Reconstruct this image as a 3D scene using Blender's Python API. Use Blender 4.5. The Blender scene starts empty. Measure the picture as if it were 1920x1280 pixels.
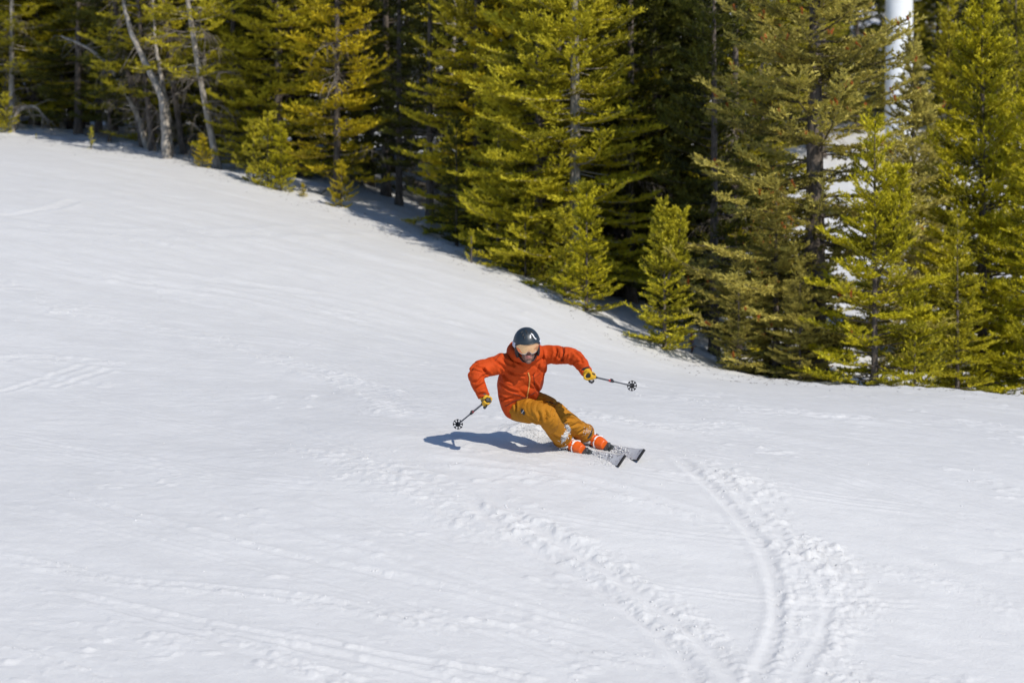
import bpy, bmesh, math, random
import numpy as np
from mathutils import Vector, Matrix
from mathutils.bvhtree import BVHTree

SC = bpy.context.scene
COL = SC.collection
FPX = 4533.33            # focal length in photo pixels (1920 wide)
YS = 23.0                # distance of the skier

# ------------------------------------------------------------------ camera
cam = bpy.data.cameras.new('camera')
camo = bpy.data.objects.new('camera', cam)
COL.objects.link(camo)
camo.location = (0, 0, 0)
camo.rotation_euler = (math.radians(90), 0, 0)
cam.lens = 85.0
cam.sensor_width = 36.0
cam.clip_start = 0.1
cam.clip_end = 2000
cam.dof.use_dof = True
cam.dof.focus_distance = 22.75
cam.dof.aperture_fstop = 2.1
cam.dof.aperture_blades = 9
SC.camera = camo

# ------------------------------------------------------------------ sky, sun, exposure
EL, AZ = math.radians(41), math.radians(35)     # azimuth from -Y (camera side) towards +X
SUN = Vector((math.cos(EL) * math.sin(AZ), -math.cos(EL) * math.cos(AZ), math.sin(EL)))
world = bpy.data.worlds.new('World')
SC.world = world
world.use_nodes = True
wn = world.node_tree.nodes
sky = wn.new('ShaderNodeTexSky')
sky.sky_type = 'NISHITA'
sky.sun_disc = False
sky.sun_elevation = EL
sky.sun_rotation = math.atan2(SUN.x, SUN.y)
sky.altitude = 2200
sky.air_density = 1.0
sky.dust_density = 0.0
sky.ozone_density = 3.0
wn['Background'].inputs[1].default_value = 0.108
world.node_tree.links.new(sky.outputs[0], wn['Background'].inputs[0])
sl = bpy.data.lights.new('sun', 'SUN')
sl.energy = 3.25
sl.angle = math.radians(0.53)
sl.color = (1.0, 0.93, 0.81)
so = bpy.data.objects.new('sun', sl)
COL.objects.link(so)
so.rotation_euler = SUN.to_track_quat('Z', 'Y').to_euler()
so.location = (30, -20, 40)

SC.render.engine = 'CYCLES'
SC.view_settings.view_transform = 'Standard'
SC.view_settings.look = 'None'
SC.view_settings.exposure = 0.42
SC.view_settings.gamma = 1.0
SC.view_settings.use_curve_mapping = False
try:
    SC.cycles.use_denoising = True
    SC.cycles.max_bounces = 6
    SC.cycles.diffuse_bounces = 2
    SC.cycles.transmission_bounces = 3
    SC.cycles.transparent_max_bounces = 8
    SC.cycles.caustics_reflective = False
    SC.cycles.caustics_refractive = False
except Exception:
    pass

# ------------------------------------------------------------------ small helpers
def W(u, v, Y):
    """photo pixel + distance -> world point"""
    return Vector(((u - 960) / FPX * Y, Y, (640 - v) / FPX * Y))

def new_mat(name):
    m = bpy.data.materials.new(name)
    m.use_nodes = True
    return m, m.node_tree.nodes, m.node_tree.links, m.node_tree.nodes['Principled BSDF']

def noise_node(N, L, scale, detail=3, rough=0.55, coord='Object', dist=0.0, stretch=None):
    t = N.new('ShaderNodeTexNoise')
    t.inputs['Scale'].default_value = scale
    t.inputs['Detail'].default_value = detail
    t.inputs['Roughness'].default_value = rough
    t.inputs['Distortion'].default_value = dist
    c = N.new('ShaderNodeTexCoord')
    if stretch:
        mp = N.new('ShaderNodeMapping')
        mp.inputs['Scale'].default_value = stretch[0]
        mp.inputs['Rotation'].default_value = stretch[1]
        L.new(c.outputs[coord], mp.inputs[0])
        L.new(mp.outputs[0], t.inputs['Vector'])
    else:
        L.new(c.outputs[coord], t.inputs['Vector'])
    return t

def ramp(N, L, src, stops, interp='LINEAR'):
    r = N.new('ShaderNodeValToRGB')
    r.color_ramp.interpolation = interp
    e = r.color_ramp.elements
    while len(e) < len(stops):
        e.new(0.5)
    for i, (p, c) in enumerate(stops):
        e[i].position = p
        e[i].color = (*c, 1)
    L.new(src, r.inputs[0])
    return r

def simple_mat(name, col, rough=0.6, var=0.25, scale=12, bump=0.0, bscale=60, spec=0.4, bdist=0.01, sheen=0.0, metallic=0.0):
    m, N, L, B = new_mat(name)
    t = noise_node(N, L, scale, 4)
    a = tuple(max(0, c * (1 - var)) for c in col)
    b = tuple(min(1, c * (1 + var)) for c in col)
    r = ramp(N, L, t.outputs[0], [(0.3, a), (0.7, b)])
    L.new(r.outputs[0], B.inputs['Base Color'])
    B.inputs['Roughness'].default_value = rough
    B.inputs['Specular IOR Level'].default_value = spec
    B.inputs['Metallic'].default_value = metallic
    if bump:
        t2 = noise_node(N, L, bscale, 4)
        bn = N.new('ShaderNodeBump')
        bn.inputs['Strength'].default_value = bump
        bn.inputs['Distance'].default_value = bdist
        L.new(t2.outputs[0], bn.inputs['Height'])
        L.new(bn.outputs[0], B.inputs['Normal'])
    return m

def mesh_np(name, verts, faces, mats=(), smooth=False, midx=None, attr=None):
    """faces: (n,3) or (n,4) array, or a list of tuples"""
    me = bpy.data.meshes.new(name)
    v = np.asarray(verts, dtype=np.float32)
    if isinstance(faces, np.ndarray):
        n, k = faces.shape
        me.vertices.add(len(v))
        me.vertices.foreach_set('co', v.ravel())
        me.loops.add(n * k)
        me.loops.foreach_set('vertex_index', faces.astype(np.int32).ravel())
        me.polygons.add(n)
        me.polygons.foreach_set('loop_start', (np.arange(n) * k).astype(np.int32))
        me.polygons.foreach_set('loop_total', np.full(n, k, dtype=np.int32))
    else:
        me.from_pydata([tuple(map(float, p)) for p in v], [], [tuple(int(i) for i in f) for f in faces])
    for m in mats:
        me.materials.append(m)
    if midx is not None:
        me.polygons.foreach_set('material_index', np.asarray(midx, dtype=np.int32))
    if attr is not None:
        a = me.attributes.new('tint', 'FLOAT', 'POINT')
        a.data.foreach_set('value', np.asarray(attr, dtype=np.float32))
    me.update(calc_edges=True)
    me.validate()
    if smooth:
        me.polygons.foreach_set('use_smooth', np.ones(len(me.polygons), dtype=bool))
    return me

def link(name, me, parent=None, loc=(0, 0, 0)):
    o = bpy.data.objects.new(name, me)
    COL.objects.link(o)
    if parent is not None:
        o.parent = parent
    o.location = loc
    return o

def tag(o, label=None, cat=None, group=None, kind=None):
    if label: o['label'] = label
    if cat: o['category'] = cat
    if group: o['group'] = group
    if kind: o['kind'] = kind
    return o

class Geo:
    """collects simple shapes into one mesh"""
    def __init__(self):
        self.v, self.f, self.m = [], [], []
    def add(self, v, f, mi=0):
        b = len(self.v)
        self.v += [Vector(p) for p in v]
        self.f += [tuple(i + b for i in q) for q in f]
        self.m += [mi] * len(f)
    def loft(self, rings, n=20, caps=True, mi=0, power=1.0):
        """rings: (centre, axis a, axis b)"""
        v, f = [], []
        for c, a, b in rings:
            for k in range(n):
                th = 2 * math.pi * k / n
                cs, sn = math.cos(th), math.sin(th)
                if power != 1.0:
                    cs = math.copysign(abs(cs) ** power, cs)
                    sn = math.copysign(abs(sn) ** power, sn)
                v.append(Vector(c) + Vector(a) * cs + Vector(b) * sn)
        for i in range(len(rings) - 1):
            for k in range(n):
                k2 = (k + 1) % n
                f.append((i * n + k, i * n + k2, (i + 1) * n + k2, (i + 1) * n + k))
        if caps:
            f.append(tuple(range(n - 1, -1, -1)))
            f.append(tuple((len(rings) - 1) * n + k for k in range(n)))
        self.add(v, f, mi)
    def tube(self, pts, radii, n=10, up=None, squash=1.0, caps=True, mi=0, closed_ends=True):
        pts = [Vector(p) for p in pts]
        up = Vector(up) if up else Vector((0.3, 0.2, 0.93))
        rings = []
        for i, p in enumerate(pts):
            if i == 0: d = pts[1] - pts[0]
            elif i == len(pts) - 1: d = pts[-1] - pts[-2]
            else: d = pts[i + 1] - pts[i - 1]
            d.normalize()
            a = d.cross(up)
            if a.length < 1e-4: a = d.cross(Vector((1, 0, 0)))
            a.normalize()
            b = a.cross(d).normalized()
            r = radii[i] if hasattr(radii, '__len__') else radii
            rings.append((p, a * r, b * r * squash))
        self.loft(rings, n, caps, mi)
    def ball(self, c, a, b, d, nu=16, nv=10, mi=0):
        c, a, b, d = Vector(c), Vector(a), Vector(b), Vector(d)
        v, f = [c + d], []
        for i in range(1, nv):
            ph = math.pi * i / nv
            for k in range(nu):
                th = 2 * math.pi * k / nu
                v.append(c + d * math.cos(ph) + (a * math.cos(th) + b * math.sin(th)) * math.sin(ph))
        v.append(c - d)
        for k in range(nu):
            f.append((0, 1 + k, 1 + (k + 1) % nu))
        for i in range(nv - 2):
            for k in range(nu):
                k2 = (k + 1) % nu
                f.append((1 + i * nu + k, 1 + (i + 1) * nu + k, 1 + (i + 1) * nu + k2, 1 + i * nu + k2))
        e = len(v) - 1
        for k in range(nu):
            f.append((e, 1 + (nv - 2) * nu + (k + 1) % nu, 1 + (nv - 2) * nu + k))
        self.add(v, f, mi)
    def box(self, c, a, b, d, mi=0):
        c, a, b, d = Vector(c), Vector(a), Vector(b), Vector(d)
        v = [c + a * x + b * y + d * z for z in (-1, 1) for y in (-1, 1) for x in (-1, 1)]
        f = [(0, 2, 3, 1), (4, 5, 7, 6), (0, 1, 5, 4), (2, 6, 7, 3), (0, 4, 6, 2), (1, 3, 7, 5)]
        self.add(v, f, mi)
    def mesh(self, name, mats=(), smooth=True, origin=(0, 0, 0), angle=None):
        o = Vector(origin)
        me = bpy.data.meshes.new(name)
        me.from_pydata([tuple(p - o) for p in self.v], [], self.f)
        for m in mats: me.materials.append(m)
        me.polygons.foreach_set('material_index', self.m)
        me.validate()
        if smooth:
            me.polygons.foreach_set('use_smooth', [True] * len(me.polygons))
            if angle:
                try: me.set_sharp_from_angle(angle=math.radians(angle))
                except Exception: pass
        me.update()
        return me

def catmull(pts, vals, n=6):
    """smooth a joint chain; vals = radius per joint"""
    P = [Vector(p) for p in pts]
    out, rv = [], []
    for i in range(len(P) - 1):
        p0 = P[i - 1] if i > 0 else P[i] * 2 - P[i + 1]
        p3 = P[i + 2] if i + 2 < len(P) else P[i + 1] * 2 - P[i]
        p1, p2 = P[i], P[i + 1]
        for k in range(n):
            t = k / n
            out.append(0.5 * ((2 * p1) + (p2 - p0) * t + (2 * p0 - 5 * p1 + 4 * p2 - p3) * t * t + (3 * p1 - p0 - 3 * p2 + p3) * t ** 3))
            rv.append(vals[i] + (vals[i + 1] - vals[i]) * (t * t * (3 - 2 * t)))
    out.append(P[-1]); rv.append(vals[-1])
    return out, rv

# ---- 2-D value noise
_rs = np.random.RandomState(5)
_TAB = _rs.rand(256, 256)
def vnoise(x, y):
    xi = np.floor(x).astype(int); yi = np.floor(y).astype(int)
    fx = x - xi; fy = y - yi
    fx = fx * fx * fx * (fx * (fx * 6 - 15) + 10); fy = fy * fy * fy * (fy * (fy * 6 - 15) + 10)
    a = _TAB[xi & 255, yi & 255]; b = _TAB[(xi + 1) & 255, yi & 255]
    c = _TAB[xi & 255, (yi + 1) & 255]; d = _TAB[(xi + 1) & 255, (yi + 1) & 255]
    return (a * (1 - fx) + b * fx) * (1 - fy) + (c * (1 - fx) + d * fx) * fy - 0.5
def fbm(x, y, o=4, g=0.5):
    s, a, t = 0, 1.0, 0
    for i in range(o):
        s = s + a * vnoise(x * 2 ** i + 17.3 * i, y * 2 ** i + 9.1 * i); t += a; a *= g
    return s / t
def sstep(a, b, x):
    t = np.clip((x - a) / (b - a), 0, 1)
    return t * t * (3 - 2 * t)

# ------------------------------------------------------------------ terrain
_C = [(0,1280,16.6),(480,1280,16.8),(960,1280,17.2),(1440,1280,17.6),(1920,1280,18.2),
(0,1050,19.3),(960,1050,19.8),(1920,1050,20.8),
(0,840,23.2),(480,830,23.4),(812,807,23.45),(1000,814,23.55),(1110,845,23),(1165,876,22.3),(1195,867,22.5),(1500,840,23.9),(1920,840,25.2),
(1600,752,30),(1920,778,30),
(0,255,56),(312,300,52),(560,370,47),(860,482,42),(1100,590,38),(1380,715,34.5),(1650,722,34.3),(1920,745,34),
(1280,625,41),(1450,730,40),(1650,752,40),(1900,782,40),
(300,262,60),(760,385,50),(1000,470,50),
(0,215,72),(960,330,62),(1400,480,62),(1900,570,56),
(0,150,95),(500,160,95),(960,160,95),(1500,230,95),(1920,190,95),
(0,-180,160),(960,-180,160),(1920,-180,160)]
_P = np.array([((u - 960) / FPX * Y, Y, (640 - v) / FPX * Y) for u, v, Y in _C] +
 [(0,0,-1.65),(-14,2,-1.5),(14,2,-2.2),(0,10,-3.0),(-10,12,-2.6),(10,12,-3.3),(0,-30,-4),(-40,-20,-3),(40,-20,-6),
 (-40,30,3),(40,30,-4),(-60,90,18),(60,90,6),(-120,200,45),(120,200,32),(0,300,75),(-200,320,80),(200,320,75)])
def _k(a, b):
    d = np.hypot(a[:, None, 0] - b[None, :, 0], a[:, None, 1] - b[None, :, 1])
    return d * d * np.log(np.maximum(d, 1e-9))
_n = len(_P)
_A = np.zeros((_n + 3, _n + 3))
_A[:_n, :_n] = _k(_P, _P) + np.eye(_n) * 0.3
_A[:_n, _n] = 1; _A[:_n, _n + 1:] = _P[:, :2]; _A[_n, :_n] = 1; _A[_n + 1:, :_n] = _P[:, :2].T
_Wt = np.linalg.solve(_A, np.concatenate([_P[:, 2], [0, 0, 0]]))
def base_h(x, y):
    q = np.stack([np.ravel(x), np.ravel(y)], 1).astype(float)
    out = np.empty(len(q))
    for i in range(0, len(q), 40000):
        s = q[i:i + 40000]
        out[i:i + 40000] = _k(s, _P) @ _Wt[:_n] + _Wt[_n] + s @ _Wt[_n + 1:]
    return out.reshape(np.shape(x))
def ground_z(x, y):
    return float(base_h(np.array([x]), np.array([y]))[0])
def ground_hit(u, v):
    """where the view ray through a photo pixel meets the slope"""
    Y = np.linspace(15, 64, 2500)
    d = (640 - v) / FPX * Y - base_h((u - 960) / FPX * Y, Y)
    i = np.where(d < 0)[0]
    y = Y[i[0]] if len(i) else 64
    return np.array([(u - 960) / FPX * y, y])

# ski tracks read off the photo: polyline, half width, depth, berm, side (+1/-1/0) and width of the crumbled band, roughness
TR = [
 ([(1255,850),(1300,885),(1350,930),(1398,985),(1435,1040),(1452,1090),(1458,1140),(1452,1190),(1436,1240),(1405,1300)], .060, .030, .014, 1, .36, .030),
 ([(1300,855),(1352,895),(1410,950),(1462,1000),(1505,1050),(1540,1100),(1552,1150),(1540,1200),(1510,1260),(1480,1310)], .045, .008, .008, 1, .50, .040),
 ([(860,925),(950,995),(1030,1045),(1120,1105),(1210,1175),(1280,1240),(1330,1310)], .07, .026, .012, 1, .20, .032),
 ([(930,955),(1010,1000),(1090,1040),(1180,1100),(1265,1165),(1345,1230),(1410,1310)], .08, .030, .014, 1, .26, .036),
 ([(780,860),(900,870),(1010,885),(1120,908),(1250,945),(1330,970),(1420,1010)], .07, .012, .014, -1, .25, .014),
 ([(1480,1015),(1560,1040),(1650,1062),(1760,1090),(1850,1120),(1960,1165)], .20, .004, .010, 0, .40, .020),
 ([(60,905),(200,950),(330,985),(500,1030),(700,1075),(850,1110),(1000,1150),(1130,1185)], .05, .014, .009, 1, .16, .012),
 ([(240,880),(400,935),(560,990),(720,1040),(900,1100),(1060,1150)], .05, .012, .008, -1, .1, .006),
 ([(-40,1035),(110,1065),(240,1090),(400,1105),(560,1120),(760,1160),(960,1185),(1100,1230),(1270,1255)], .05, .004, .012, 0, .26, .018),
 ([(60,1095),(240,1140),(400,1175),(560,1205),(760,1240),(960,1275),(1040,1300)], .045, .018, .012, 1, .12, .010),
 ([(100,1110),(280,1160),(440,1195),(600,1230),(800,1270),(900,1300)], .045, .018, .012, -1, .12, .010),
 ([(-30,1180),(80,1225),(180,1260),(260,1300)], .05, .012, .010, -1, .22, .018),
 ([(480,1240),(560,1255),(660,1280),(720,1300)], .05, .008, .010, 0, .24, .024),
 ([(940,1150),(1020,1170),(1140,1200),(1240,1240)], .04, .010, .008, 1, .1, .008),
 ([(-20,735),(60,715),(120,695),(165,682)], .05, .016, .010, -1, .1, .008),
 ([(100,725),(150,708),(215,688)], .05, .016, .010, -1, .1, .008),
 ([(-30,672),(90,670),(230,685)], .10, .006, .012, 0, .40, .018),
 ([(-20,405),(60,398),(110,388),(150,372)], .10, .030, .016, 1, .2, .010),
 ([(-20,418),(120,430),(300,440),(520,436),(720,430)], .25, .006, .02, 0, .5, .012),
 ([(40,492),(200,520),(380,545),(560,580),(720,620),(860,668)], .16, .014, .018, 0, .4, .010),
 ([(200,500),(420,530),(640,560),(800,600),(960,660)], .16, .012, .018, 0, .3, .008),
 ([(330,630),(460,660),(560,690),(680,730),(800,790)], .12, .006, .012, 0, .50, .020),
 ([(20,555),(160,590),(330,625),(500,640),(620,655)], .12, .006, .012, 0, .40, .018),
 ([(960,760),(1060,772),(1150,790),(1270,800),(1420,795)], .12, .003, .010, 0, .40, .026),
 ([(500,840),(640,860),(760,890),(900,930)], .08, .004, .010, 0, .30, .018),
 ([(1150,740),(1280,752),(1420,775),(1650,790),(1940,800)], .2, .003, .012, 0, .5, .016),
 ([(600,890),(720,905),(800,940),(880,985),(960,1020)], .06, .003, .009, 0, .30, .022),
]
_r = random.Random(9)
for i in range(30):                                   # faint crossing runs of other skiers
    u0 = _r.uniform(-250, 1500); v0 = _r.uniform(330, 1180); ln = _r.uniform(350, 950); k = _r.uniform(.16, .46); cv = _r.uniform(-.12, .12)
    pl = [(u0 + ln * q, v0 + ln * q * (k + cv * q)) for q in (0, .25, .5, .75, 1)]
    if any(v < np.interp(u, [0, 312, 560, 860, 1100, 1380, 1920], [255, 300, 370, 482, 590, 715, 745]) + 45 for u, v in pl): continue
    d = _r.uniform(.004, .009); sp = _r.uniform(7, 15)
    TR.append((pl, .030, d, d * .8, 1, .08, .005))
    TR.append(([(u, v + sp) for u, v in pl], .030, d, d * .8, -1, .08, .005))
_trk = []
for pl, hw, dep, berm, side, band, rough in TR:
    g = np.array([ground_hit(*p) for p in pl])
    # resample smoothly
    t = np.arange(len(g)); tt = np.linspace(0, len(g) - 1, (len(g) - 1) * 5 + 1)
    pp = []
    for s in tt:
        i = min(int(s), len(g) - 2); f = s - i
        p0 = g[i - 1] if i else 2 * g[0] - g[1]
        p3 = g[i + 2] if i + 2 < len(g) else 2 * g[-1] - g[-2]
        p1, p2 = g[i], g[i + 1]
        pp.append(.5 * (2 * p1 + (p2 - p0) * f + (2 * p0 - 5 * p1 + 4 * p2 - p3) * f * f + (3 * p1 - p0 - 3 * p2 + p3) * f ** 3))
    _trk.append((np.array(pp), hw, dep, berm, side, band, rough))

def detail_h(x, y):
    """ski tracks, crumbled snow, wind-packed ripples: added to the smooth slope"""
    sh = x.shape
    x = x.ravel(); y = y.ravel()
    a = 0.80 * x - 0.60 * y; b = 0.60 * x + 0.80 * y          # along / across the run
    dz = np.zeros_like(x)
    wx = x + 0.5 * vnoise(x * .5, y * .5)
    wy = y + 0.5 * vnoise(x * .5 + 31, y * .5 + 7)
    dz += 0.05 * fbm(x * .35, y * .3, 2)
    dz += 0.055 * fbm(a * .40, b * 1.5, 3)
    patch = sstep(-.04, .22, fbm(wx * .55 + 3, wy * .8 + 11, 3))
    streak = fbm(a * .9 + 2 * vnoise(b * .6, a * .2), b * 6.5, 3)
    dz += 0.021 * streak * (.30 + .70 * patch)
    ripple = fbm(x * 2.6, y * 9.0, 3)
    dz += 0.009 * ripple * (.4 + .6 * (1 - patch))
    lump = fbm(x * 6.5 + 40, y * 8.5, 3)
    dz += 0.034 * np.maximum(lump - .10, 0) * sstep(.08, .30, fbm(wx * .9 + 70, wy * 1.1, 3)) * 2.2
    dz += 0.006 * fbm(x * 12, y * 17, 3)
    chunk = fbm(x * 13 + 5, y * 15, 3)
    chunk2 = 1.6 * (.25 - np.abs(fbm(x * 22 + 15, y * 25, 2)))
    for pp, hw, dep, berm, side, band, rough in _trk:
        lo = pp.min(0) - band - hw * 4; hi = pp.max(0) + band + hw * 4
        sel = np.where((x > lo[0]) & (x < hi[0]) & (y > lo[1]) & (y < hi[1]))[0]
        if not len(sel): continue
        px, py = x[sel], y[sel]
        best = np.full(len(sel), 1e9); sg = np.zeros(len(sel)); st = np.zeros(len(sel))
        L = len(pp) - 1
        for i in range(L):
            d = pp[i + 1] - pp[i]; l2 = d @ d
            t = np.clip(((px - pp[i, 0]) * d[0] + (py - pp[i, 1]) * d[1]) / l2, 0, 1)
            ex = px - pp[i, 0] - t * d[0]; ey = py - pp[i, 1] - t * d[1]
            q = ex * ex + ey * ey
            m = q < best
            best[m] = q[m]; sg[m] = np.sign(d[0] * ey - d[1] * ex)[m]; st[m] = ((i + t) / L)[m]
        dist = np.sqrt(best)
        fade = sstep(0, .10, st) * sstep(0, .08, 1 - st)
        w = hw * (1 + .35 * vnoise(px * 1.3 + 9, py * 1.3))
        dist = dist + .03 * chunk[sel]
        prof = .40 * -dep * np.exp(-(dist / w) ** 4) + .6 * berm * np.exp(-((dist - 1.7 * w) / (.7 * w)) ** 2)
        s_ = sg * dist * (side if side else 1)
        if side:
            bm = sstep(-.1 * band, .25 * band, s_) * sstep(0, .75 * band, band * (1.15 + .8 * vnoise(px * 1.9, py * 1.9)) - s_)
        else:
            bm = sstep(0, .8 * band, band * (1 + .8 * vnoise(px * 1.9, py * 1.9)) - dist)
        crumb = .58 * rough * (1.5 * np.maximum(chunk[sel] + .02, 0) * 2 + .9 * chunk2[sel] + .12)
        dz[sel] += fade * (prof + bm * crumb)
    return dz.reshape(sh)

def mound(x, y):
    """snow thrown up round the edged skis, little drifts at the tree line"""
    z = (0.09 + .10 * vnoise(x * 14, y * 14)) * np.exp(-(((x - .22) / .30) ** 2 + ((y - 23.62) / .20) ** 2))
    z += 0.05 * np.exp(-(((x - .62) / .22) ** 2 + ((y - 23.25) / .16) ** 2))
    return z

def treeline_Y(x):
    return np.interp(x, [-12, -7.4, -4.1, -.93, 1.17, 3.15, 7.4], [56, 52, 47, 42, 38, 34.5, 34.2])

def full_h(x, y):
    z = base_h(x, y)
    near = (y > 14) & (y < 64) & (np.abs(x) < 22)
    d = np.zeros_like(z)
    d[near] = detail_h(x[near], y[near])
    tl = y - treeline_Y(x)
    fl = sstep(-1.0, 1.5, tl) * (y < 90)
    d += fl * (0.22 * fbm(x * .8, y * .8, 3) + .05 * fbm(x * 4, y * 4, 2))
    edge = np.exp(-((tl + .2) / .5) ** 2) * sstep(2.5, 4.2, x)
    d += edge * (.05 * np.maximum(fbm(x * 2.5, y * 2.5 + 3, 3), 0) * 2 + .01)
    return z + d + mound(x, y)

rows = list(np.arange(-40, 12, 2.0)) + list(np.arange(12, 15.8, .25))
y = 15.8
while y < 27:
    rows.append(y); y += .0235
st = .0235
while y < 64:
    rows.append(y); st = min(st * 1.006, .16); y += st
while y < 420:
    rows.append(y); st = min(st * 1.12, 12); y += st
rows = np.array(rows)
sd = np.concatenate([[-60, -40, -26, -17, -11, -7, -4.6, -3.1, -2.2, -1.7, -1.4, -1.22], np.linspace(-1.1, 1.1, 560), [1.22, 1.4, 1.7, 2.2, 3.1, 4.6, 7, 11, 17, 26, 40, 60]])
wy = .2118 * np.maximum(rows, 16)
GX = sd[None, :] * wy[:, None]
far = np.abs(sd) > 1.1
GX[:, far] = np.sign(sd[far])[None, :] * (1.1 * wy[:, None] + (np.abs(sd[far]) - 1.1)[None, :] * np.minimum(wy, 9)[:, None])
GY = np.repeat(rows[:, None], len(sd), 1)
GZ = full_h(GX, GY)
nr, nc = GX.shape
ii = (np.arange(nr - 1)[:, None] * nc + np.arange(nc - 1)[None, :]).ravel()
quads = np.stack([ii, ii + 1, ii + nc + 1, ii + nc], 1)

m, N, L, B = new_mat('packed_snow')
t1 = noise_node(N, L, 2.2, 5)
r1 = ramp(N, L, t1.outputs[0], [(0.3, (.60, .60, .605)), (0.7, (.645, .645, .65))])
L.new(r1.outputs[0], B.inputs['Base Color'])
B.inputs['Roughness'].default_value = 0.55
B.inputs['Specular IOR Level'].default_value = 0.25
tb = noise_node(N, L, 38, 6, .65, stretch=((1, 1.6, 1), (0, 0, 0)))
tb2 = noise_node(N, L, 140, 3, .6)
ad = N.new('ShaderNodeMath'); ad.operation = 'MULTIPLY_ADD'
L.new(tb2.outputs[0], ad.inputs[0]); ad.inputs[1].default_value = .35; L.new(tb.outputs[0], ad.inputs[2])
bn = N.new('ShaderNodeBump'); bn.inputs['Strength'].default_value = .7; bn.inputs['Distance'].default_value = .012
L.new(ad.outputs[0], bn.inputs['Height']); L.new(bn.outputs[0], B.inputs['Normal'])
SNOW = m
me = mesh_np('snow_slope', np.stack([GX.ravel(), GY.ravel(), GZ.ravel()], 1), quads, [SNOW], smooth=True)
tag(link('snow_slope', me), 'sunlit groomed ski slope with ski tracks and crumbled snow', 'snow', kind='structure')

# ------------------------------------------------------------------ loose snow crumbs along the tracks
def crumbs(rng, centres, sizes):
    base = np.array([(0,0,1),(.9,0,.45),(.28,.85,.45),(-.73,.53,.45),(-.73,-.53,.45),(.28,-.85,.45),(.73,.53,-.45),(-.28,.85,-.45),(-.9,0,-.45),(-.28,-.85,-.45),(.73,-.53,-.45),(0,0,-1)])
    fc = np.array([(0,1,2),(0,2,3),(0,3,4),(0,4,5),(0,5,1),(1,6,2),(2,7,3),(3,8,4),(4,9,5),(5,10,1),(2,6,7),(3,7,8),(4,8,9),(5,9,10),(1,10,6),(11,7,6),(11,8,7),(11,9,8),(11,10,9),(11,6,10)])
    n = len(centres)
    jit = 1 + .45 * (rng.rand(n, 12, 1) - .5) + .25 * (rng.rand(n, 12, 3) - .5)
    sc = sizes[:, None, None] * (np.array([1, 1, .75]) * (.7 + .6 * rng.rand(n, 1, 3)))
    v = base[None] * jit * sc + centres[:, None, :]
    f = fc[None] + (np.arange(n) * 12)[:, None, None]
    return v.reshape(-1, 3), f.reshape(-1, 3)
rng = np.random.RandomState(11)
cx, cy, cs = [], [], []
for pp, hw, dep, berm, side, band, rough in _trk:
    if rough < .012: continue
    seg = np.hypot(*np.diff(pp, axis=0).T).sum()
    n = int(seg * (rough / .03) * 30)
    t = rng.rand(n) * (len(pp) - 1.001); i = t.astype(int); f = (t - i)[:, None]
    p = pp[i] * (1 - f) + pp[i + 1] * f
    d = pp[i + 1] - pp[i]; d /= np.linalg.norm(d, axis=1)[:, None]
    nrm = np.stack([-d[:, 1], d[:, 0]], 1)
    s = np.where(rng.rand(n) < .8, 1, -1) * (side if side else 1) * np.abs(rng.randn(n)) * band * .55
    if not side: s = rng.randn(n) * band * .5
    p = p + nrm * s[:, None]
    cx += list(p[:, 0]); cy += list(p[:, 1]); cs += list(.004 + .010 * rng.rand(n) ** 3.0)
nn = 120
yy = 16 + 22 * rng.rand(nn) ** 1.4; xx = (rng.rand(nn) * 2 - 1) * .22 * yy
cx += list(xx); cy += list(yy); cs += list(.006 + .010 * rng.rand(nn) ** 3)
cx, cy, cs = np.array(cx), np.array(cy), np.array(cs)
ok = cy < treeline_Y(cx) - .5
cx, cy, cs = cx[ok], cy[ok], cs[ok]
cz = full_h(cx, cy) - cs * .15
v, f = crumbs(rng, np.stack([cx, cy, cz], 1), cs)
tag(link('snow_crumbs', mesh_np('snow_crumbs', v, f, [SNOW], smooth=True)), 'loose snow crumbs scattered along the ski tracks', 'snow', kind='stuff')

# ------------------------------------------------------------------ conifers
def foliage_mat(name, dark, light, trans=0.12, tcol=None):
    m, N, L, B = new_mat(name)
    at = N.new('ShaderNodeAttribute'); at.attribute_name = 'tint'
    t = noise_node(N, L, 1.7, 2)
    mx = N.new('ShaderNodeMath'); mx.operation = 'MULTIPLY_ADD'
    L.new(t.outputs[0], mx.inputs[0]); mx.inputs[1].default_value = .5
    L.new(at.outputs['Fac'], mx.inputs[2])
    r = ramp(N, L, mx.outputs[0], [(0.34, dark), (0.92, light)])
    L.new(r.outputs[0], B.inputs['Base Color'])
    B.inputs['Roughness'].default_value = .55
    B.inputs['Specular IOR Level'].default_value = .25
    tr = N.new('ShaderNodeBsdfTranslucent')
    L.new(r.outputs[0], tr.inputs[0])
    ms = N.new('ShaderNodeMixShader'); ms.inputs[0].default_value = trans
    L.new(B.outputs[0], ms.inputs[1]); L.new(tr.outputs[0], ms.inputs[2])
    L.new(ms.outputs[0], N['Material Output'].inputs[0])
    return m

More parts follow.
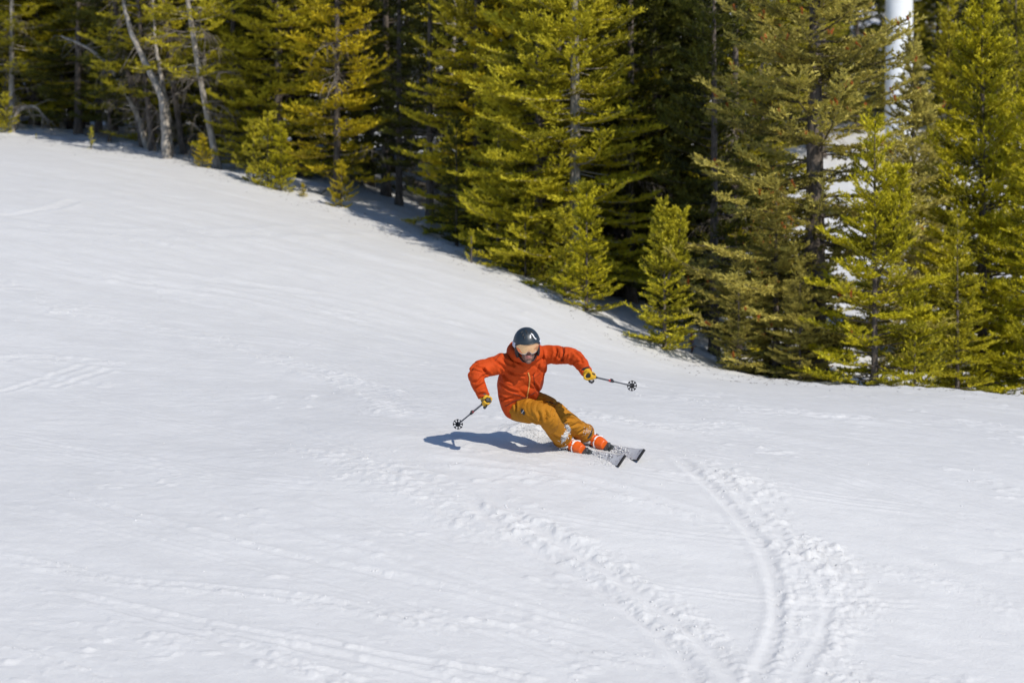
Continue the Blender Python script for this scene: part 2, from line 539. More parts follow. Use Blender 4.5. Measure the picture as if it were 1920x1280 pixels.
FOL = {
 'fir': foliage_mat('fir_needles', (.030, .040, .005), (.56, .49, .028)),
 'dark': foliage_mat('shade_dark_needles', (.018, .024, .006), (.115, .118, .014)),  # needles darkened: shade inside the forest put into the colour
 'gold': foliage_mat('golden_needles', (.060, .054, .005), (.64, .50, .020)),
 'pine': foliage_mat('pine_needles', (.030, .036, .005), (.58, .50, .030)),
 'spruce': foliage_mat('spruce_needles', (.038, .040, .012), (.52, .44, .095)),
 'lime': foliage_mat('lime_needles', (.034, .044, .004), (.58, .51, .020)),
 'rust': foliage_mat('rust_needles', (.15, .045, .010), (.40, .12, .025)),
}
def bark_mat(name, a, b, s=6):
    m, N, L, B = new_mat(name)
    t = noise_node(N, L, s, 5, .65, stretch=((3, 3, .8), (0, 0, 0)))
    r = ramp(N, L, t.outputs[0], [(.35, a), (.65, b)])
    L.new(r.outputs[0], B.inputs['Base Color'])
    B.inputs['Roughness'].default_value = .9
    bn = N.new('ShaderNodeBump'); bn.inputs['Strength'].default_value = .8; bn.inputs['Distance'].default_value = .02
    L.new(t.outputs[0], bn.inputs['Height']); L.new(bn.outputs[0], B.inputs['Normal'])
    return m
BARK = bark_mat('brown_bark', (.045, .035, .028), (.16, .13, .11))
PALE = bark_mat('pale_bark', (.16, .14, .12), (.42, .38, .33))
DEADW = bark_mat('dead_wood', (.12, .10, .08), (.30, .26, .22), 12)

def needles(rng, p0, p1, tint, nl, nw, dens):
    p0 = np.array(p0); p1 = np.array(p1); tint = np.array(tint)
    d = p1 - p0; ln = np.linalg.norm(d, axis=1)
    cnt = np.maximum(2, (ln * dens + rng.rand(len(ln))).astype(int))
    idx = np.repeat(np.arange(len(ln)), cnt)
    n = len(idx)
    ax = d[idx] / ln[idx][:, None]
    p = p0[idx] + d[idx] * (rng.rand(n)[:, None] * 1.05)
    q = rng.randn(n, 3); q -= (q * ax).sum(1)[:, None] * ax; q /= np.linalg.norm(q, axis=1)[:, None]
    dr = .75 * ax + .72 * q * np.array([1, 1, .75]) + np.array([0, 0, .20]); dr /= np.linalg.norm(dr, axis=1)[:, None]
    sd_ = np.cross(dr, np.array([0, -.15, 1.0]) + .55 * rng.randn(n, 3)); sd_ /= np.linalg.norm(sd_, axis=1)[:, None]
    l = nl * (.6 + .7 * rng.rand(n))[:, None]; w = nw * (.7 + .6 * rng.rand(n))[:, None]
    v = np.stack([p - sd_ * w * .5, p + sd_ * w * .5, p + dr * l], 1).reshape(-1, 3)
    f = np.arange(n * 3).reshape(n, 3)
    tt = np.repeat(np.clip(tint[idx] + .18 * (rng.rand(n) - .5), 0, 1), 3)
    return v, f, tt

def conifer(seed, H, R, bare=.04, prof=1.0, whorl=.26, nper=6, elo=-.28, ehi=.55, upturn=.45, twl=.42, nl=.075, nw=.016,
            dens=70, gap=.12, droop_tw=0.0, tops=((0, 0, 1),), bend=(0, 0), tr=.013, dead=0, cones=0, rmin=.12, sub=True, lean=(0, 0), step=.11, kink=0.0, inner=.22, skip=.26):
    """one tree at its own size, base at the origin -> meshes trunk, crown, (dead branches, cones)"""
    rng = np.random.RandomState(seed)
    def axis(z):
        t = z / H
        return np.array([lean[0] * z + bend[0] * math.sin(t * math.pi) * H + kink * math.sin(t * 9 + seed) * .3, lean[1] * z + bend[1] * math.sin(t * math.pi) * H, z])
    g = Geo()
    zs = np.linspace(-.15, H, 16)
    flare = lambda z: 1 + .5 * math.exp(-max(z, 0) / .25)
    g.tube([Vector(axis(z)) for z in zs], [max(.012, H * tr * (1 - .93 * max(z, 0) / H)) * flare(z) for z in zs], 9)
    P0, P1, TI, cone_p = [], [], [], []
    def add_branch(origin, az, L, e0, up, zrel, tw):
        n = max(3, int(L / step)); p = np.array(origin, dtype=float); pts = [p.copy()]
        tint0 = .12 + .68 * rng.rand()
        sway = rng.randn() * .35
        for i in range(n):
            s = (i + 1) / n
            e = e0 + up * s ** 1.6; a2 = az + sway * s
            d = np.array([math.cos(a2) * math.cos(e), math.sin(a2) * math.cos(e), math.sin(e)])
            q = p + d * (L / n)
            if s > (.2 if L < .7 else inner + .08):
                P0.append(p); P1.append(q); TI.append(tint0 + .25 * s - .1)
            if s > (.12 if L < .7 else inner):
                for side in (-1, 1):
                    if rng.rand() < skip: continue
                    tl = (tw * min(1, .35 + L * .6) * (1 - s) ** .55 + .07) * (.6 + .7 * rng.rand())
                    ta = a2 + side * (.85 + .35 * rng.randn() * .5)
                    te = e + .10 + .09 * rng.randn() - droop_tw
                    td = np.array([math.cos(ta) * math.cos(te), math.sin(ta) * math.cos(te), math.sin(te)])
                    mid = q + td * tl * .5
                    td2 = td + np.array([d[0] * .35, d[1] * .35, .18 - droop_tw * 1.2]); td2 /= np.linalg.norm(td2)
                    end = mid + td2 * tl * .5
                    tv = tint0 + .22 * s + .18 * (rng.rand() - .5)
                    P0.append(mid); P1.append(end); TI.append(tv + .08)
                    if rng.rand() < .55: P0.append(q); P1.append(mid); TI.append(tv - .05)
                    if cones and rng.rand() < cones * (.25 + 2.2 * max(0, zrel - .3)) * (s > .4): cone_p.append(end)
                    if sub and tl > .17:
                        for k in range(int(tl / .10)):
                            f = (k + .9) * .10 / tl
                            b0 = q + td * tl * f if f < .5 else mid + td2 * tl * (f - .5)
                            sa = ta + (1 if k % 2 else -1) * (.8 + .2 * rng.randn()); se = te + .06 + .12 * rng.randn() - droop_tw * .6
                            l3 = (.07 + .09 * (1 - f)) * (.7 + .6 * rng.rand())
                            P0.append(b0); P1.append(b0 + l3 * np.array([math.cos(sa) * math.cos(se), math.sin(sa) * math.cos(se), math.sin(se)])); TI.append(tv + .12 * (rng.rand() - .4))
            p = q; pts.append(p.copy())
        if L > .3:
            k = max(1, len(pts) // 4)
            q = [Vector(x) for x in pts[::k]]
            g.tube(q, [max(.004, .011 * L * (1 - .85 * j / (len(q) - 1))) for j in range(len(q))], 4, caps=False)
    for ti, (tx, ty, tscale) in enumerate(tops):
        z0 = bare * H if ti == 0 else H * (1 - tscale) * .8
        z = z0
        while z < H * .985:
            t = z / H
            rr = R * ((1 - t) ** .85 * (.55 + .45 * min(1, (t + .02) / .10 + .35)) * prof + (1 - prof) * (1 - t ** 3))
            k = nper if t < .8 else max(3, nper - 2)
            for j in range(k):
                if rng.rand() < gap: continue
                L = max(rmin, rr * (.62 + .55 * rng.rand()))
                az = 2 * math.pi * (j + rng.rand() * .8) / k + z * 7.1
                e0 = elo + (ehi - elo) * t ** 1.2 + .12 * rng.randn()
                o = axis(z + rng.rand() * whorl)
                add_branch(o, az, L, e0, upturn * (.6 + .7 * rng.rand()), t, twl)
            z += whorl * (.75 + .5 * rng.rand()) * (1 if t < .7 else .7)
        top = axis(H)
        P0.append(axis(H - .35)); P1.append(top); TI.append(.8)
        for tx2, ty2, ts in tops[1:]:
            tip = np.array([tx2, ty2, H * ts])
            b0 = axis(H * ts * .45)
            g.tube([Vector(b0), Vector((b0 * .35 + tip * .65) + np.array([tx2, ty2, 0]) * .15), Vector(tip)], [.02, .014, .006], 6)
            for q in np.linspace(.25, 1, max(4, int(H * .45 * ts / whorl * 1.6))):
                o = b0 * (1 - q) + tip * q
                for j in range(5):
                    add_branch(o, 2 * math.pi * (j + rng.rand()) / 5, max(rmin, R * .55 * (1 - q) + .08), .35 + .3 * q, .3, .5, twl * .7)
            P0.append(tip - np.array([0, 0, .25])); P1.append(tip); TI.append(.95)
        break
    nm = 'conifer%d' % seed
    out = {'trunk': g.mesh(nm + '_trunk', [BARK], smooth=True)}
    v, f, tt = needles(rng, P0, P1, TI, nl, nw, dens)
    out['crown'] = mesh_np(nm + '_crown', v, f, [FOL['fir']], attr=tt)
    if dead:
        gd = Geo()
        for i in range(dead):
            z = H * (.03 + .36 * rng.rand()); az = rng.rand() * 6.283; L = .3 + .75 * rng.rand()
            p = Vector(axis(z)); e = -.05 + .25 * rng.randn()
            pts = [p.copy()]
            for k in range(5):
                e += -.06 + .22 * rng.randn(); az += .3 * rng.randn()
                p = p + Vector((math.cos(az) * math.cos(e), math.sin(az) * math.cos(e), math.sin(e))) * L / 5
                pts.append(p.copy())
                for _ in range(3):
                    a3 = az + rng.choice([-1, 1]) * (.5 + .6 * rng.rand()); e3 = e - .5 * rng.rand() + .2; l3 = .10 + .22 * rng.rand()
                    gd.tube([p, p + Vector((math.cos(a3) * math.cos(e3), math.sin(a3) * math.cos(e3), math.sin(e3))) * l3,
                             p + Vector((math.cos(a3) * math.cos(e3), math.sin(a3) * math.cos(e3), math.sin(e3) - .5)) * l3 * 1.5], [.006, .005, .002], 3, caps=False)
            gd.tube(pts, [.014, .012, .010, .008, .006, .003], 4, caps=False)
        out['dead_branches'] = gd.mesh(nm + '_dead', [DEADW])
    if cone_p:
        c = np.array(cone_p)
        vv, ff, t2 = needles(rng, c - .02, c + np.array([0, 0, .05]) + .02 * rng.randn(*c.shape), .5 + .4 * rng.rand(len(c)), .05, .022, 330)
        out['cones'] = mesh_np(nm + '_cones', vv, ff, [FOL['rust']], attr=t2)
    return out
CONE = simple_mat('cone_scales', (.46, .16, .035), .7, .45, 20)

NB = dict(nl=.065, nw=.024, dens=95)
NS = dict(nl=.050, nw=.020, dens=150, skip=.12)
T = {
 'fir_a': conifer(1, 8.6, 1.75, whorl=.25, nper=9, gap=.12, upturn=.5, **NB),
 'fir_b': conifer(2, 9.4, 1.95, whorl=.26, nper=9, gap=.13, upturn=.55, elo=-.35, **NB),
 'fir_mid': conifer(3, 4.0, 1.05, bare=.02, whorl=.24, nper=6, gap=.10, upturn=.4, elo=-.1, **NS),
 'fir_mid_b': conifer(4, 4.4, 1.5, bare=.01, whorl=.22, nper=7, gap=.08, upturn=.4, elo=-.12, twl=.36, tops=((0, 0, 1), (.45, -.1, .80)), **NS),
 'sap_a': conifer(5, 2.0, .62, bare=.01, whorl=.14, nper=7, gap=.05, upturn=.35, elo=.0, twl=.24, **NS),
 'sap_b': conifer(6, 2.3, .66, bare=.01, whorl=.15, nper=7, gap=.05, upturn=.35, elo=.0, twl=.24, tops=((0, 0, 1), (.26, -.05, .93)), **NS),
 'sap_c': conifer(7, 1.4, .62, bare=.01, whorl=.17, nper=6, gap=.08, upturn=.5, elo=.05, twl=.26, **NS),
 'twig': conifer(8, .6, .16, bare=.02, whorl=.12, nper=3, gap=.1, elo=.4, ehi=.9, nl=.045, nw=.012, dens=90, twl=.07, rmin=.07),
 'pine_a': conifer(9, 10.0, 1.45, bare=.13, prof=.55, whorl=.36, nper=7, gap=.28, elo=-.25, upturn=.5, twl=.36, dead=20, tr=.0078, **NB),
 'pine_b': conifer(10, 9.4, 1.35, bare=.20, prof=.5, whorl=.40, nper=7, gap=.32, elo=-.15, upturn=.45, twl=.34, dead=24, tr=.0078, bend=(-.03, 0), **NB),
 'gold': conifer(12, 8.6, 1.2, bare=.05, prof=.55, whorl=.26, nper=8, gap=.16, elo=-.12, upturn=.45, twl=.36, tr=.009, dead=12, **NB),
 'spruce': conifer(13, 9.6, 2.7, bare=.03, prof=.75, whorl=.27, nper=8, gap=.18, elo=-.25, ehi=.5, upturn=.6, twl=.55, droop_tw=.16, tr=.021, cones=.16, step=.12, inner=.08, **NB),
 'lime': conifer(14, 7.2, 1.75, bare=.02, whorl=.21, nper=9, gap=.08, elo=-.05, upturn=.5, twl=.40, **NB),
 'fill_a': conifer(15, 9.0, 1.5, bare=.06, prof=.6, whorl=.34, nper=7, gap=.15, dens=60, nl=.12, nw=.030, sub=False, tr=.011, twl=.45),
 'fill_b': conifer(16, 10.0, 1.4, bare=.14, prof=.6, whorl=.40, nper=7, gap=.22, dens=60, nl=.12, nw=.030, sub=False, tr=.010, twl=.45, dead=18),
}
def plant(name, kind, u, Y, label, foliage='fir', bark=None, s=1.0, rz=None, tilt=(0, 0), group=None, cat='tree', sink=.06, x=None, sz=None, skip=()):
    X = (u - 960) / FPX * Y if x is None else x
    r = random.Random(int(u * 7 + Y * 31))
    e = bpy.data.objects.new(name, None); COL.objects.link(e)
    e.empty_display_size = .3
    e.location = (X, Y, float(full_h(np.array([X]), np.array([Y]))[0]) - sink)
    e.rotation_euler = (tilt[0], tilt[1], r.random() * 6.28 if rz is None else rz)
    e.scale = (s, s, sz or s)
    tag(e, label, cat, group)
    for part, me in T[kind].items():
        if part in skip: continue
        o = link(part, me, e)
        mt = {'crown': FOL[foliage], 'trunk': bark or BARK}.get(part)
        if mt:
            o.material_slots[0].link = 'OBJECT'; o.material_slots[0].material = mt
        if part in ('cones', 'dead_branches'): o['kind'] = 'stuff'
    return e

FR = 'conifers along the edge of the slope'
# left end: thin pines with bare grey trunks
plant('pine_tree', 'pine_a', 22, 59.5, 'grey-trunked pine at the far left edge of the picture, above a leafy bush', 'pine', PALE, .95, group=FR)
plant('pine_tree', 'pine_b', 118, 62, 'thin pine with pale upper trunk, second tree from the left edge', 'pine', PALE, 1.0, group=FR)
plant('pine_tree', 'fill_b', 185, 60, 'slim bare-stemmed pine between the leaning dead log and the left edge', 'pine', BARK, .9, group=FR)
plant('pine_tree', 'pine_a', 205, 57.5, 'short slim pine right of the lone sapling on the snow', 'pine', BARK, .55, group=FR)
plant('pine_tree', 'pine_b', 346, 54.6, 'slim green pine just right of the curved silvery dead trunk', 'pine', BARK, 1.0, rz=0, tilt=(0, -.06), group=FR)
plant('pine_tree', 'pine_a', 287, 54.5, 'dark-trunked pine leaning left just behind the curved silvery dead trunk', 'pine', BARK, .95, rz=1.0, tilt=(-.05, -.09), group=FR)
plant('pine_tree', 'fill_b', 272, 55.5, 'thin pine leaning furthest left of the clump beside the curved silvery dead trunk', 'dark', BARK, .9, rz=.2, tilt=(0, -.2), group=FR)
plant('pine_tree', 'pine_b', 410, 52.0, 'tall pine with narrow pale stem leaning left, just left of the small firs', 'pine', PALE, 1.05, rz=.3, tilt=(.02, -.11), group=FR)
plant('pine_tree', 'pine_a', 437, 54, 'bushy green pine with dark stem behind the small firs', 'pine', BARK, 1.0, group=FR)
plant('fir_tree', 'fir_a', 522, 52, 'tall green fir between the small firs and the golden tree', 'pine', BARK, 1.0, group=FR)
plant('pine_tree', 'fill_b', 566, 52.5, 'dark shaded pine immediately left of the golden tree', 'dark', BARK, 1.0, group=FR)
plant('golden_pine', 'gold', 632, 48.2, 'golden-yellow pine, the most yellow tree in the row', 'gold', BARK, 1.0, group=FR)
# dark gap in the middle
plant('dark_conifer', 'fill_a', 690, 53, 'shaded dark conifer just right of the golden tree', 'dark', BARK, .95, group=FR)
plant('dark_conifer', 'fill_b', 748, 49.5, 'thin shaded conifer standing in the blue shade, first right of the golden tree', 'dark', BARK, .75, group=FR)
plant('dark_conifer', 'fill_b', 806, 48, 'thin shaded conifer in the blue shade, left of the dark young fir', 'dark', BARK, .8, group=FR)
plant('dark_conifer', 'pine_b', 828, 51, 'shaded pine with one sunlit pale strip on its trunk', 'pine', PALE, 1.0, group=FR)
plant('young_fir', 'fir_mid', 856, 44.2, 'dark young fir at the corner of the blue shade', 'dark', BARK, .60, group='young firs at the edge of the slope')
plant('fir_tree', 'fir_mid', 935, 43.4, 'medium bright fir with clear pointed top, left front of the dense fir group', 'fir', BARK, .92, group=FR)
plant('fir_tree', 'fir_b', 962, 46.5, 'tall olive fir at the left back of the dense fir group', 'gold', BARK, .98, group=FR)
plant('fir_tree', 'fir_a', 1012, 42.0, 'dense bright fir directly above the skier, left of two', 'fir', BARK, 1.0, group=FR)
plant('fir_tree', 'fir_b', 1078, 41.6, 'dense bright fir with pale stem showing, above and right of the skier', 'fir', PALE, 1.0, group=FR)
plant('fir_tree', 'fir_a', 1160, 43.8, 'green fir half in shade right of the dense bright pair', 'fir', BARK, 1.02, group=FR)
plant('young_fir', 'sap_a', 1100, 38.7, 'small bright pointed fir at the snow edge above the skier', 'lime', BARK, 1.0, group='young firs at the edge of the slope')
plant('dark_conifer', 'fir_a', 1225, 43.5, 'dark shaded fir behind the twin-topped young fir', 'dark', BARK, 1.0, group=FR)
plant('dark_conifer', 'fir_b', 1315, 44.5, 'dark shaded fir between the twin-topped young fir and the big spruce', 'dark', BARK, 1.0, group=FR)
plant('young_fir', 'sap_b', 1246, 37.0, 'twin-topped young fir standing in the hollow at the snow edge', 'fir', BARK, .98, rz=0.2, group='young firs at the edge of the slope')
plant('rust_twig', 'twig', 1297, 38.2, 'small rust-red dead seedling beside the twin-topped young fir', 'rust', BARK, .55, cat='seedling')
# right: the big spruce and the young firs before it
plant('spruce_tree', 'spruce', 1528, 37.6, 'big grey-green spruce with thick trunk and orange cones', 'spruce', BARK, 1.0, rz=2.1, group=FR)
plant('spruce_tree', 'spruce', 1455, 37.0, 'low spreading grey-green spruce at the right end of the blue hollow', 'spruce', BARK, .34, rz=.4, group=FR)
plant('young_fir', 'fir_mid_b', 1640, 36.0, 'wide bright young fir with two leaders in front of the spruce', 'lime', BARK, .92, rz=.3, group='young firs at the edge of the slope')
plant('young_fir', 'sap_c', 1715, 35.8, 'low wide young fir skirting the bright two-leader fir', 'fir', BARK, 1.05, group='young firs at the edge of the slope')
plant('fir_tree', 'lime', 1842, 38.8, 'tall yellow-green fir near the right edge', 'lime', BARK, 1.0, group=FR)
plant('fir_tree', 'fir_a', 1945, 37.6, 'dense green fir cut by the right edge of the picture', 'lime', BARK, .72, group=FR)
plant('fir_tree', 'fir_mid', 1795, 37.0, 'medium fir at the foot of the tall yellow-green fir', 'fir', BARK, .72, group=FR)
plant('fir_tree', 'lime', 1712, 46, 'open-branched fir hiding the foot of the lift tower', 'spruce', BARK, .85, group=FR)
plant('fir_tree', 'fir_b', 1425, 43.0, 'tall olive fir behind the left boughs of the big spruce', 'fir', BARK, .95, group=FR)
plant('fir_tree', 'fir_b', 895, 46.5, 'narrow green fir behind the dark young fir', 'pine', BARK, .9, sz=1.0, group=FR)
plant('fir_tree', 'fir_a', 1045, 45.5, 'tall fir filling the gap behind the dense bright pair', 'fir', BARK, 1.0, group=FR)
plant('dark_conifer', 'fir_b', 1270, 47, 'tall shaded fir in the dark gap left of the big spruce', 'dark', BARK, 1.0, group=FR)
plant('fir_tree', 'fir_a', 470, 55, 'full green fir behind the tall pale leaning stem', 'pine', BARK, 1.0, group=FR)
plant('fir_tree', 'fir_b', 340, 58, 'full green fir behind the curved silvery dead trunk', 'pine', BARK, 1.0, group=FR)
plant('fir_tree', 'fir_a', 150, 62.5, 'full green fir behind the arching dead trunk', 'pine', BARK, 1.0, group=FR)
plant('fir_tree', 'fir_b', 65, 61.5, 'full green fir between the two leftmost pines', 'pine', BARK, 1.0, group=FR)
plant('young_fir', 'fir_mid', 1385, 36.8, 'grey-green young fir at the left foot of the big spruce', 'spruce', BARK, .45, group='young firs at the edge of the slope')
plant('young_fir', 'fir_mid_b', 1500, 36.2, 'low bushy grey-green fir under the big spruce', 'spruce', BARK, .42, group='young firs at the edge of the slope')
plant('fir_tree', 'fir_a', 1778, 47.5, 'half-shaded green fir just left of the tall yellow-green fir', 'pine', BARK, .84, group=FR)
plant('fir_tree', 'fir_b', 1905, 46.5, 'tall green fir behind the right shoulder of the yellow-green fir', 'fir', BARK, .85, group=FR)
# saplings on the snow
plant('sapling', 'sap_c', 502, 47.9, 'bushy small fir, left of the close pair before the golden tree', 'pine', BARK, 1.0, group='saplings on the snow', cat='sapling')
plant('sapling', 'sap_a', 527, 47.6, 'pointed small fir, right of the close pair before the golden tree', 'lime', BARK, .66, group='saplings on the snow', cat='sapling')
plant('sapling', 'sap_c', 475, 48.8, 'low green fir bush behind the close pair of small firs', 'pine', BARK, .85, group='saplings on the snow', cat='sapling')
plant('sapling', 'sap_c', 380, 51.0, 'ochre low bush at the foot of the leaning pale stem', 'gold', BARK, .50, group='saplings on the snow', cat='sapling')
plant('sapling', 'sap_c', 10, 56.5, 'green bush at the left edge of the picture on the crest', 'pine', BARK, .65, group='saplings on the snow', cat='sapling')
plant('sapling', 'twig', 171, 53.3, 'thin lone sapling on the open snow at upper left', 'fir', BARK, .75, group='saplings on the snow', cat='sapling')
plant('sapling', 'twig', 68, 55.5, 'tiny dark tuft poking from the crest at upper left', 'fir', BARK, .25, group='saplings on the snow', cat='sapling')
plant('sapling', 'twig', 884, 41.3, 'thin lone sapling at the lower corner of the blue shade', 'fir', BARK, .85, group='saplings on the snow', cat='sapling')
plant('sapling', 'sap_c', 568, 47.2, 'little golden tuft between the small firs and the golden tree', 'gold', BARK, .22, group='saplings on the snow', cat='sapling')
plant('sapling', 'sap_c', 640, 46.4, 'golden bush at the foot of the golden tree', 'gold', BARK, .62, group='saplings on the snow', cat='sapling')
plant('sapling', 'sap_a', 1060, 39.7, 'bright small fir at the foot of the dense bright pair', 'fir', BARK, .75, group='saplings on the snow', cat='sapling')
plant('sapling', 'sap_c', 985, 41.2, 'bushy small fir under the dense bright fir above the skier', 'fir', BARK, .9, group='saplings on the snow', cat='sapling')

# leaning dead trunk at upper left
def dead_log(px, Y0, dY, rad, label, seed, ntw):
    g = Geo()
    pts = [W(u, v, Y0 + dY * i) for i, (u, v) in enumerate(px)]
    pts[0].z -= .3
    o = pts[0].copy()
    sp, rv = catmull(pts, [rad * (1 - .75 * i / (len(pts) - 1)) for i in range(len(pts))], 6)
    r = random.Random(seed)
    sp = [p + Vector((r.uniform(-.015, .015), 0, 0)) for p in sp]
    g.tube(sp, rv, 9)
    t = link('dead_leaning_trunk', g.mesh('dead_log', [PALE], origin=o), None, o)
    tag(t, label, 'dead trunk', 'dead trunks at the upper left')
    gb = Geo()
    for i in range(ntw):
        p = sp[r.randrange(5, len(sp))]
        a = Vector((r.uniform(-1, 1), r.uniform(-.6, .4), r.uniform(-.9, .3))).normalized()
        L = r.uniform(.15, .75)
        q = p + a * L * .5 + Vector((0, 0, r.uniform(-.05, .08)))
        gb.tube([p, q, q + a * L * .4 + Vector((r.uniform(-.12, .12), 0, r.uniform(-.2, .05)))], [.011, .008, .003], 4, caps=False)
    ob = link('dead_twigs', gb.mesh('dead_twigs', [DEADW], origin=o), t)
    ob['kind'] = 'stuff'
dead_log([(290, 300), (262, 230), (232, 165), (195, 115), (160, 88), (115, 68)], 55, .28, .085, 'bare dead trunk arching far over to the left at upper left', 4, 46)
dead_log([(314, 305), (310, 240), (302, 180), (276, 125), (246, 60), (232, 0), (225, -60)], 52.4, .25, .115, 'curved silvery dead trunk standing forward on the snow at upper left', 6, 60)
dead_log([(322, 300), (316, 220), (300, 130), (290, 60), (286, -20)], 53.2, .2, .07, 'thin grey dead stem rising just behind the curved silvery trunk', 8, 40)
dead_log([(20, 262), (30, 215), (62, 200), (88, 222)], 56.8, .1, .06, 'small bent grey snag beside the bush at the left edge', 9, 34)

# forest behind the front row
rr = random.Random(77)
LBL = 'shaded conifer deep inside the forest behind the front row'
fills = []
for i in range(400):
    u = rr.uniform(-160, 1440); k = rr.random()
    tl = float(treeline_Y(np.array([(u - 960) / FPX * 46]))[0])
    Y = tl + 5.5 + 13 * k
    X = (u - 960) / FPX * Y
    if any((X - a) ** 2 + (Y - b) ** 2 < 1.55 ** 2 for a, b, _ in fills): continue
    if 1390 < u: continue
    fills.append((X, Y, u))
for X, Y, u in fills[:64]:
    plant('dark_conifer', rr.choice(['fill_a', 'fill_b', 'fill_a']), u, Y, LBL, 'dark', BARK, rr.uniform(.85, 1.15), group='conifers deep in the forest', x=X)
# far trees beyond the clearing, upper right
for i in range(60):
    u = rr.uniform(1430, 2080); Y = rr.uniform(80, 112)
    if 1590 < u < 2000 and Y < 89: continue
    plant('far_conifer', rr.choice(['fill_a', 'fill_b']), u, Y, 'far conifer on the hillside beyond the lift tower', 'pine' if rr.random() < .6 else 'dark', BARK, rr.uniform(.9, 1.3), group='conifers on the far hillside')
for i in range(24):
    u = rr.uniform(-100, 1450); Y = rr.uniform(88, 112)
    plant('far_conifer', rr.choice(['fill_a', 'fill_b']), u, Y, 'far conifer glimpsed through the forest beyond the clearing', 'dark', BARK, rr.uniform(.9, 1.3), group='conifers beyond the clearing')

# ------------------------------------------------------------------ lift tower
def lift_tower():
    Y = 84.0
    X = (1686 - 960) / FPX * Y
    z0 = ground_z(X, Y)
    steel = simple_mat('galvanised_steel', (.72, .74, .76), .45, .06, 3, spec=.5)
    conc = simple_mat('concrete', (.42, .41, .39), .9, .2, 8, bump=.4)
    e = bpy.data.objects.new('lift_tower', None); COL.objects.link(e); e.location = (X, Y, z0)
    tag(e, 'pale grey tubular ski-lift tower rising behind the spruce', 'lift tower')
    g = Geo(); g.tube([(0, 0, .3), (0, 0, 6.5), (0, 0, 6.52), (0, 0, 13.5)], [.50, .47, .45, .40], 28)
    link('column', g.mesh('column', [steel], angle=40), e)
    g = Geo(); g.loft([((0, 0, 6.42), (.56, 0, 0), (0, .56, 0)), ((0, 0, 6.60), (.56, 0, 0), (0, .56, 0))], 28)
    for k in range(14):
        a = k * math.tau / 14
        g.loft([((.52 * math.cos(a), .52 * math.sin(a), 6.36), (.025, 0, 0), (0, .025, 0)), ((.52 * math.cos(a), .52 * math.sin(a), 6.66), (.025, 0, 0), (0, .025, 0))], 6)
    link('flange', g.mesh('flange', [steel], angle=40), e)
    g = Geo(); g.loft([((0, 0, -.8), (.95, 0, 0), (0, .95, 0)), ((0, 0, .35), (.85, 0, 0), (0, .85, 0))], 24)
    link('footing', g.mesh('footing', [conc], angle=40), e)
    for x in (-.13, .13):
        g = Geo(); g.tube([(x, .80, .6), (x, .80, 13.3)], .028, 6)
        link('ladder_rail', g.mesh('ladder_rail', [steel]), e)
    g = Geo(); g.tube([(-.13, .80, 0), (.13, .80, 0)], .014, 6); rm = g.mesh('rung', [steel])
    for k in range(40): link('rung', rm, e, (0, 0, .8 + .31 * k))
    g = Geo(); g.tube([(-.86, 0, 8.2), (-.86, 0, 13.4)], .07, 10)
    link('conduit', g.mesh('conduit', [steel]), e)
    g = Geo(); g.box((-.65, 0, 0), (.20, 0, 0), (0, .02, 0), (0, 0, .03)); bmh = g.mesh('bracket', [steel])
    for k in range(5): link('bracket', bmh, e, (0, 0, 8.4 + 1.1 * k))
    g = Geo(); g.box((0, 0, 13.6), (2.3, 0, 0), (0, .16, 0), (0, 0, .2))
    link('crossarm', g.mesh('crossarm', [steel], smooth=False), e)
    for sx in (-2.2, 2.2):
        g = Geo(); g.box((sx, 0, 13.95), (.06, 0, 0), (0, 1.3, 0), (0, 0, .1))
        for yy in (-1.1, -.4, .4, 1.1):
            g.tube([(sx - .05, yy, 14.05), (sx + .05, yy, 14.05)], .2, 16, up=(0, 0, 1))
        link('sheave_train', g.mesh('sheave_train', [steel], angle=40), e)
lift_tower()

# ------------------------------------------------------------------ needles, twigs and bark bits on the snow below the trees
rng = np.random.RandomState(8)
n = 1400
x = rng.uniform(-13, 8.5, n)
yy = treeline_Y(x) + .4 + rng.randn(n) * .9 - .3
zz = full_h(x, yy) + .004
a = rng.rand(n) * 6.28; ln = .010 + .05 * rng.rand(n) ** 3; wd = .003 + .007 * rng.rand(n)
dx, dy = np.cos(a), np.sin(a)
ctr = np.stack([x, yy, zz], 1)
along = np.stack([dx * ln, dy * ln, .15 * ln], 1); acr = np.stack([-dy * wd, dx * wd, 0 * wd], 1); up = np.array([0, 0, .006])
v = np.stack([ctr - along, ctr + acr, ctr + along, ctr - acr, ctr + up], 1).reshape(-1, 3)
f = (np.array([(0, 1, 4), (1, 2, 4), (2, 3, 4), (3, 0, 4)])[None] + (np.arange(n) * 5)[:, None, None]).reshape(-1, 3)
tag(link('forest_litter', mesh_np('forest_litter', v, f, [BARK])), 'fallen needles and twig bits on the snow along the trees', 'litter', kind='stuff')

# ------------------------------------------------------------------ skier
JACKET = None
def cloth_mat(name, col, var=.10, weave=900, fold=.5, rough=.75):
    m, N, L, B = new_mat(name)
    t = noise_node(N, L, 7, 4)
    r = ramp(N, L, t.outputs[0], [(.3, tuple(c * (1 - var) for c in col)), (.7, tuple(min(1, c * (1 + var)) for c in col))])
    L.new(r.outputs[0], B.inputs['Base Color'])
    B.inputs['Roughness'].default_value = rough
    B.inputs['Specular IOR Level'].default_value = .22
    t2 = noise_node(N, L, 16, 3, .5, dist=1.2)
    bn = N.new('ShaderNodeBump'); bn.inputs['Strength'].default_value = fold; bn.inputs['Distance'].default_value = .018
    L.new(t2.outputs[0], bn.inputs['Height']); L.new(bn.outputs[0], B.inputs['Normal'])
    return m
M_JK = cloth_mat('orange_shell', (.46, .052, .004))
M_PT = cloth_mat('ochre_shell', (.36, .145, .007))
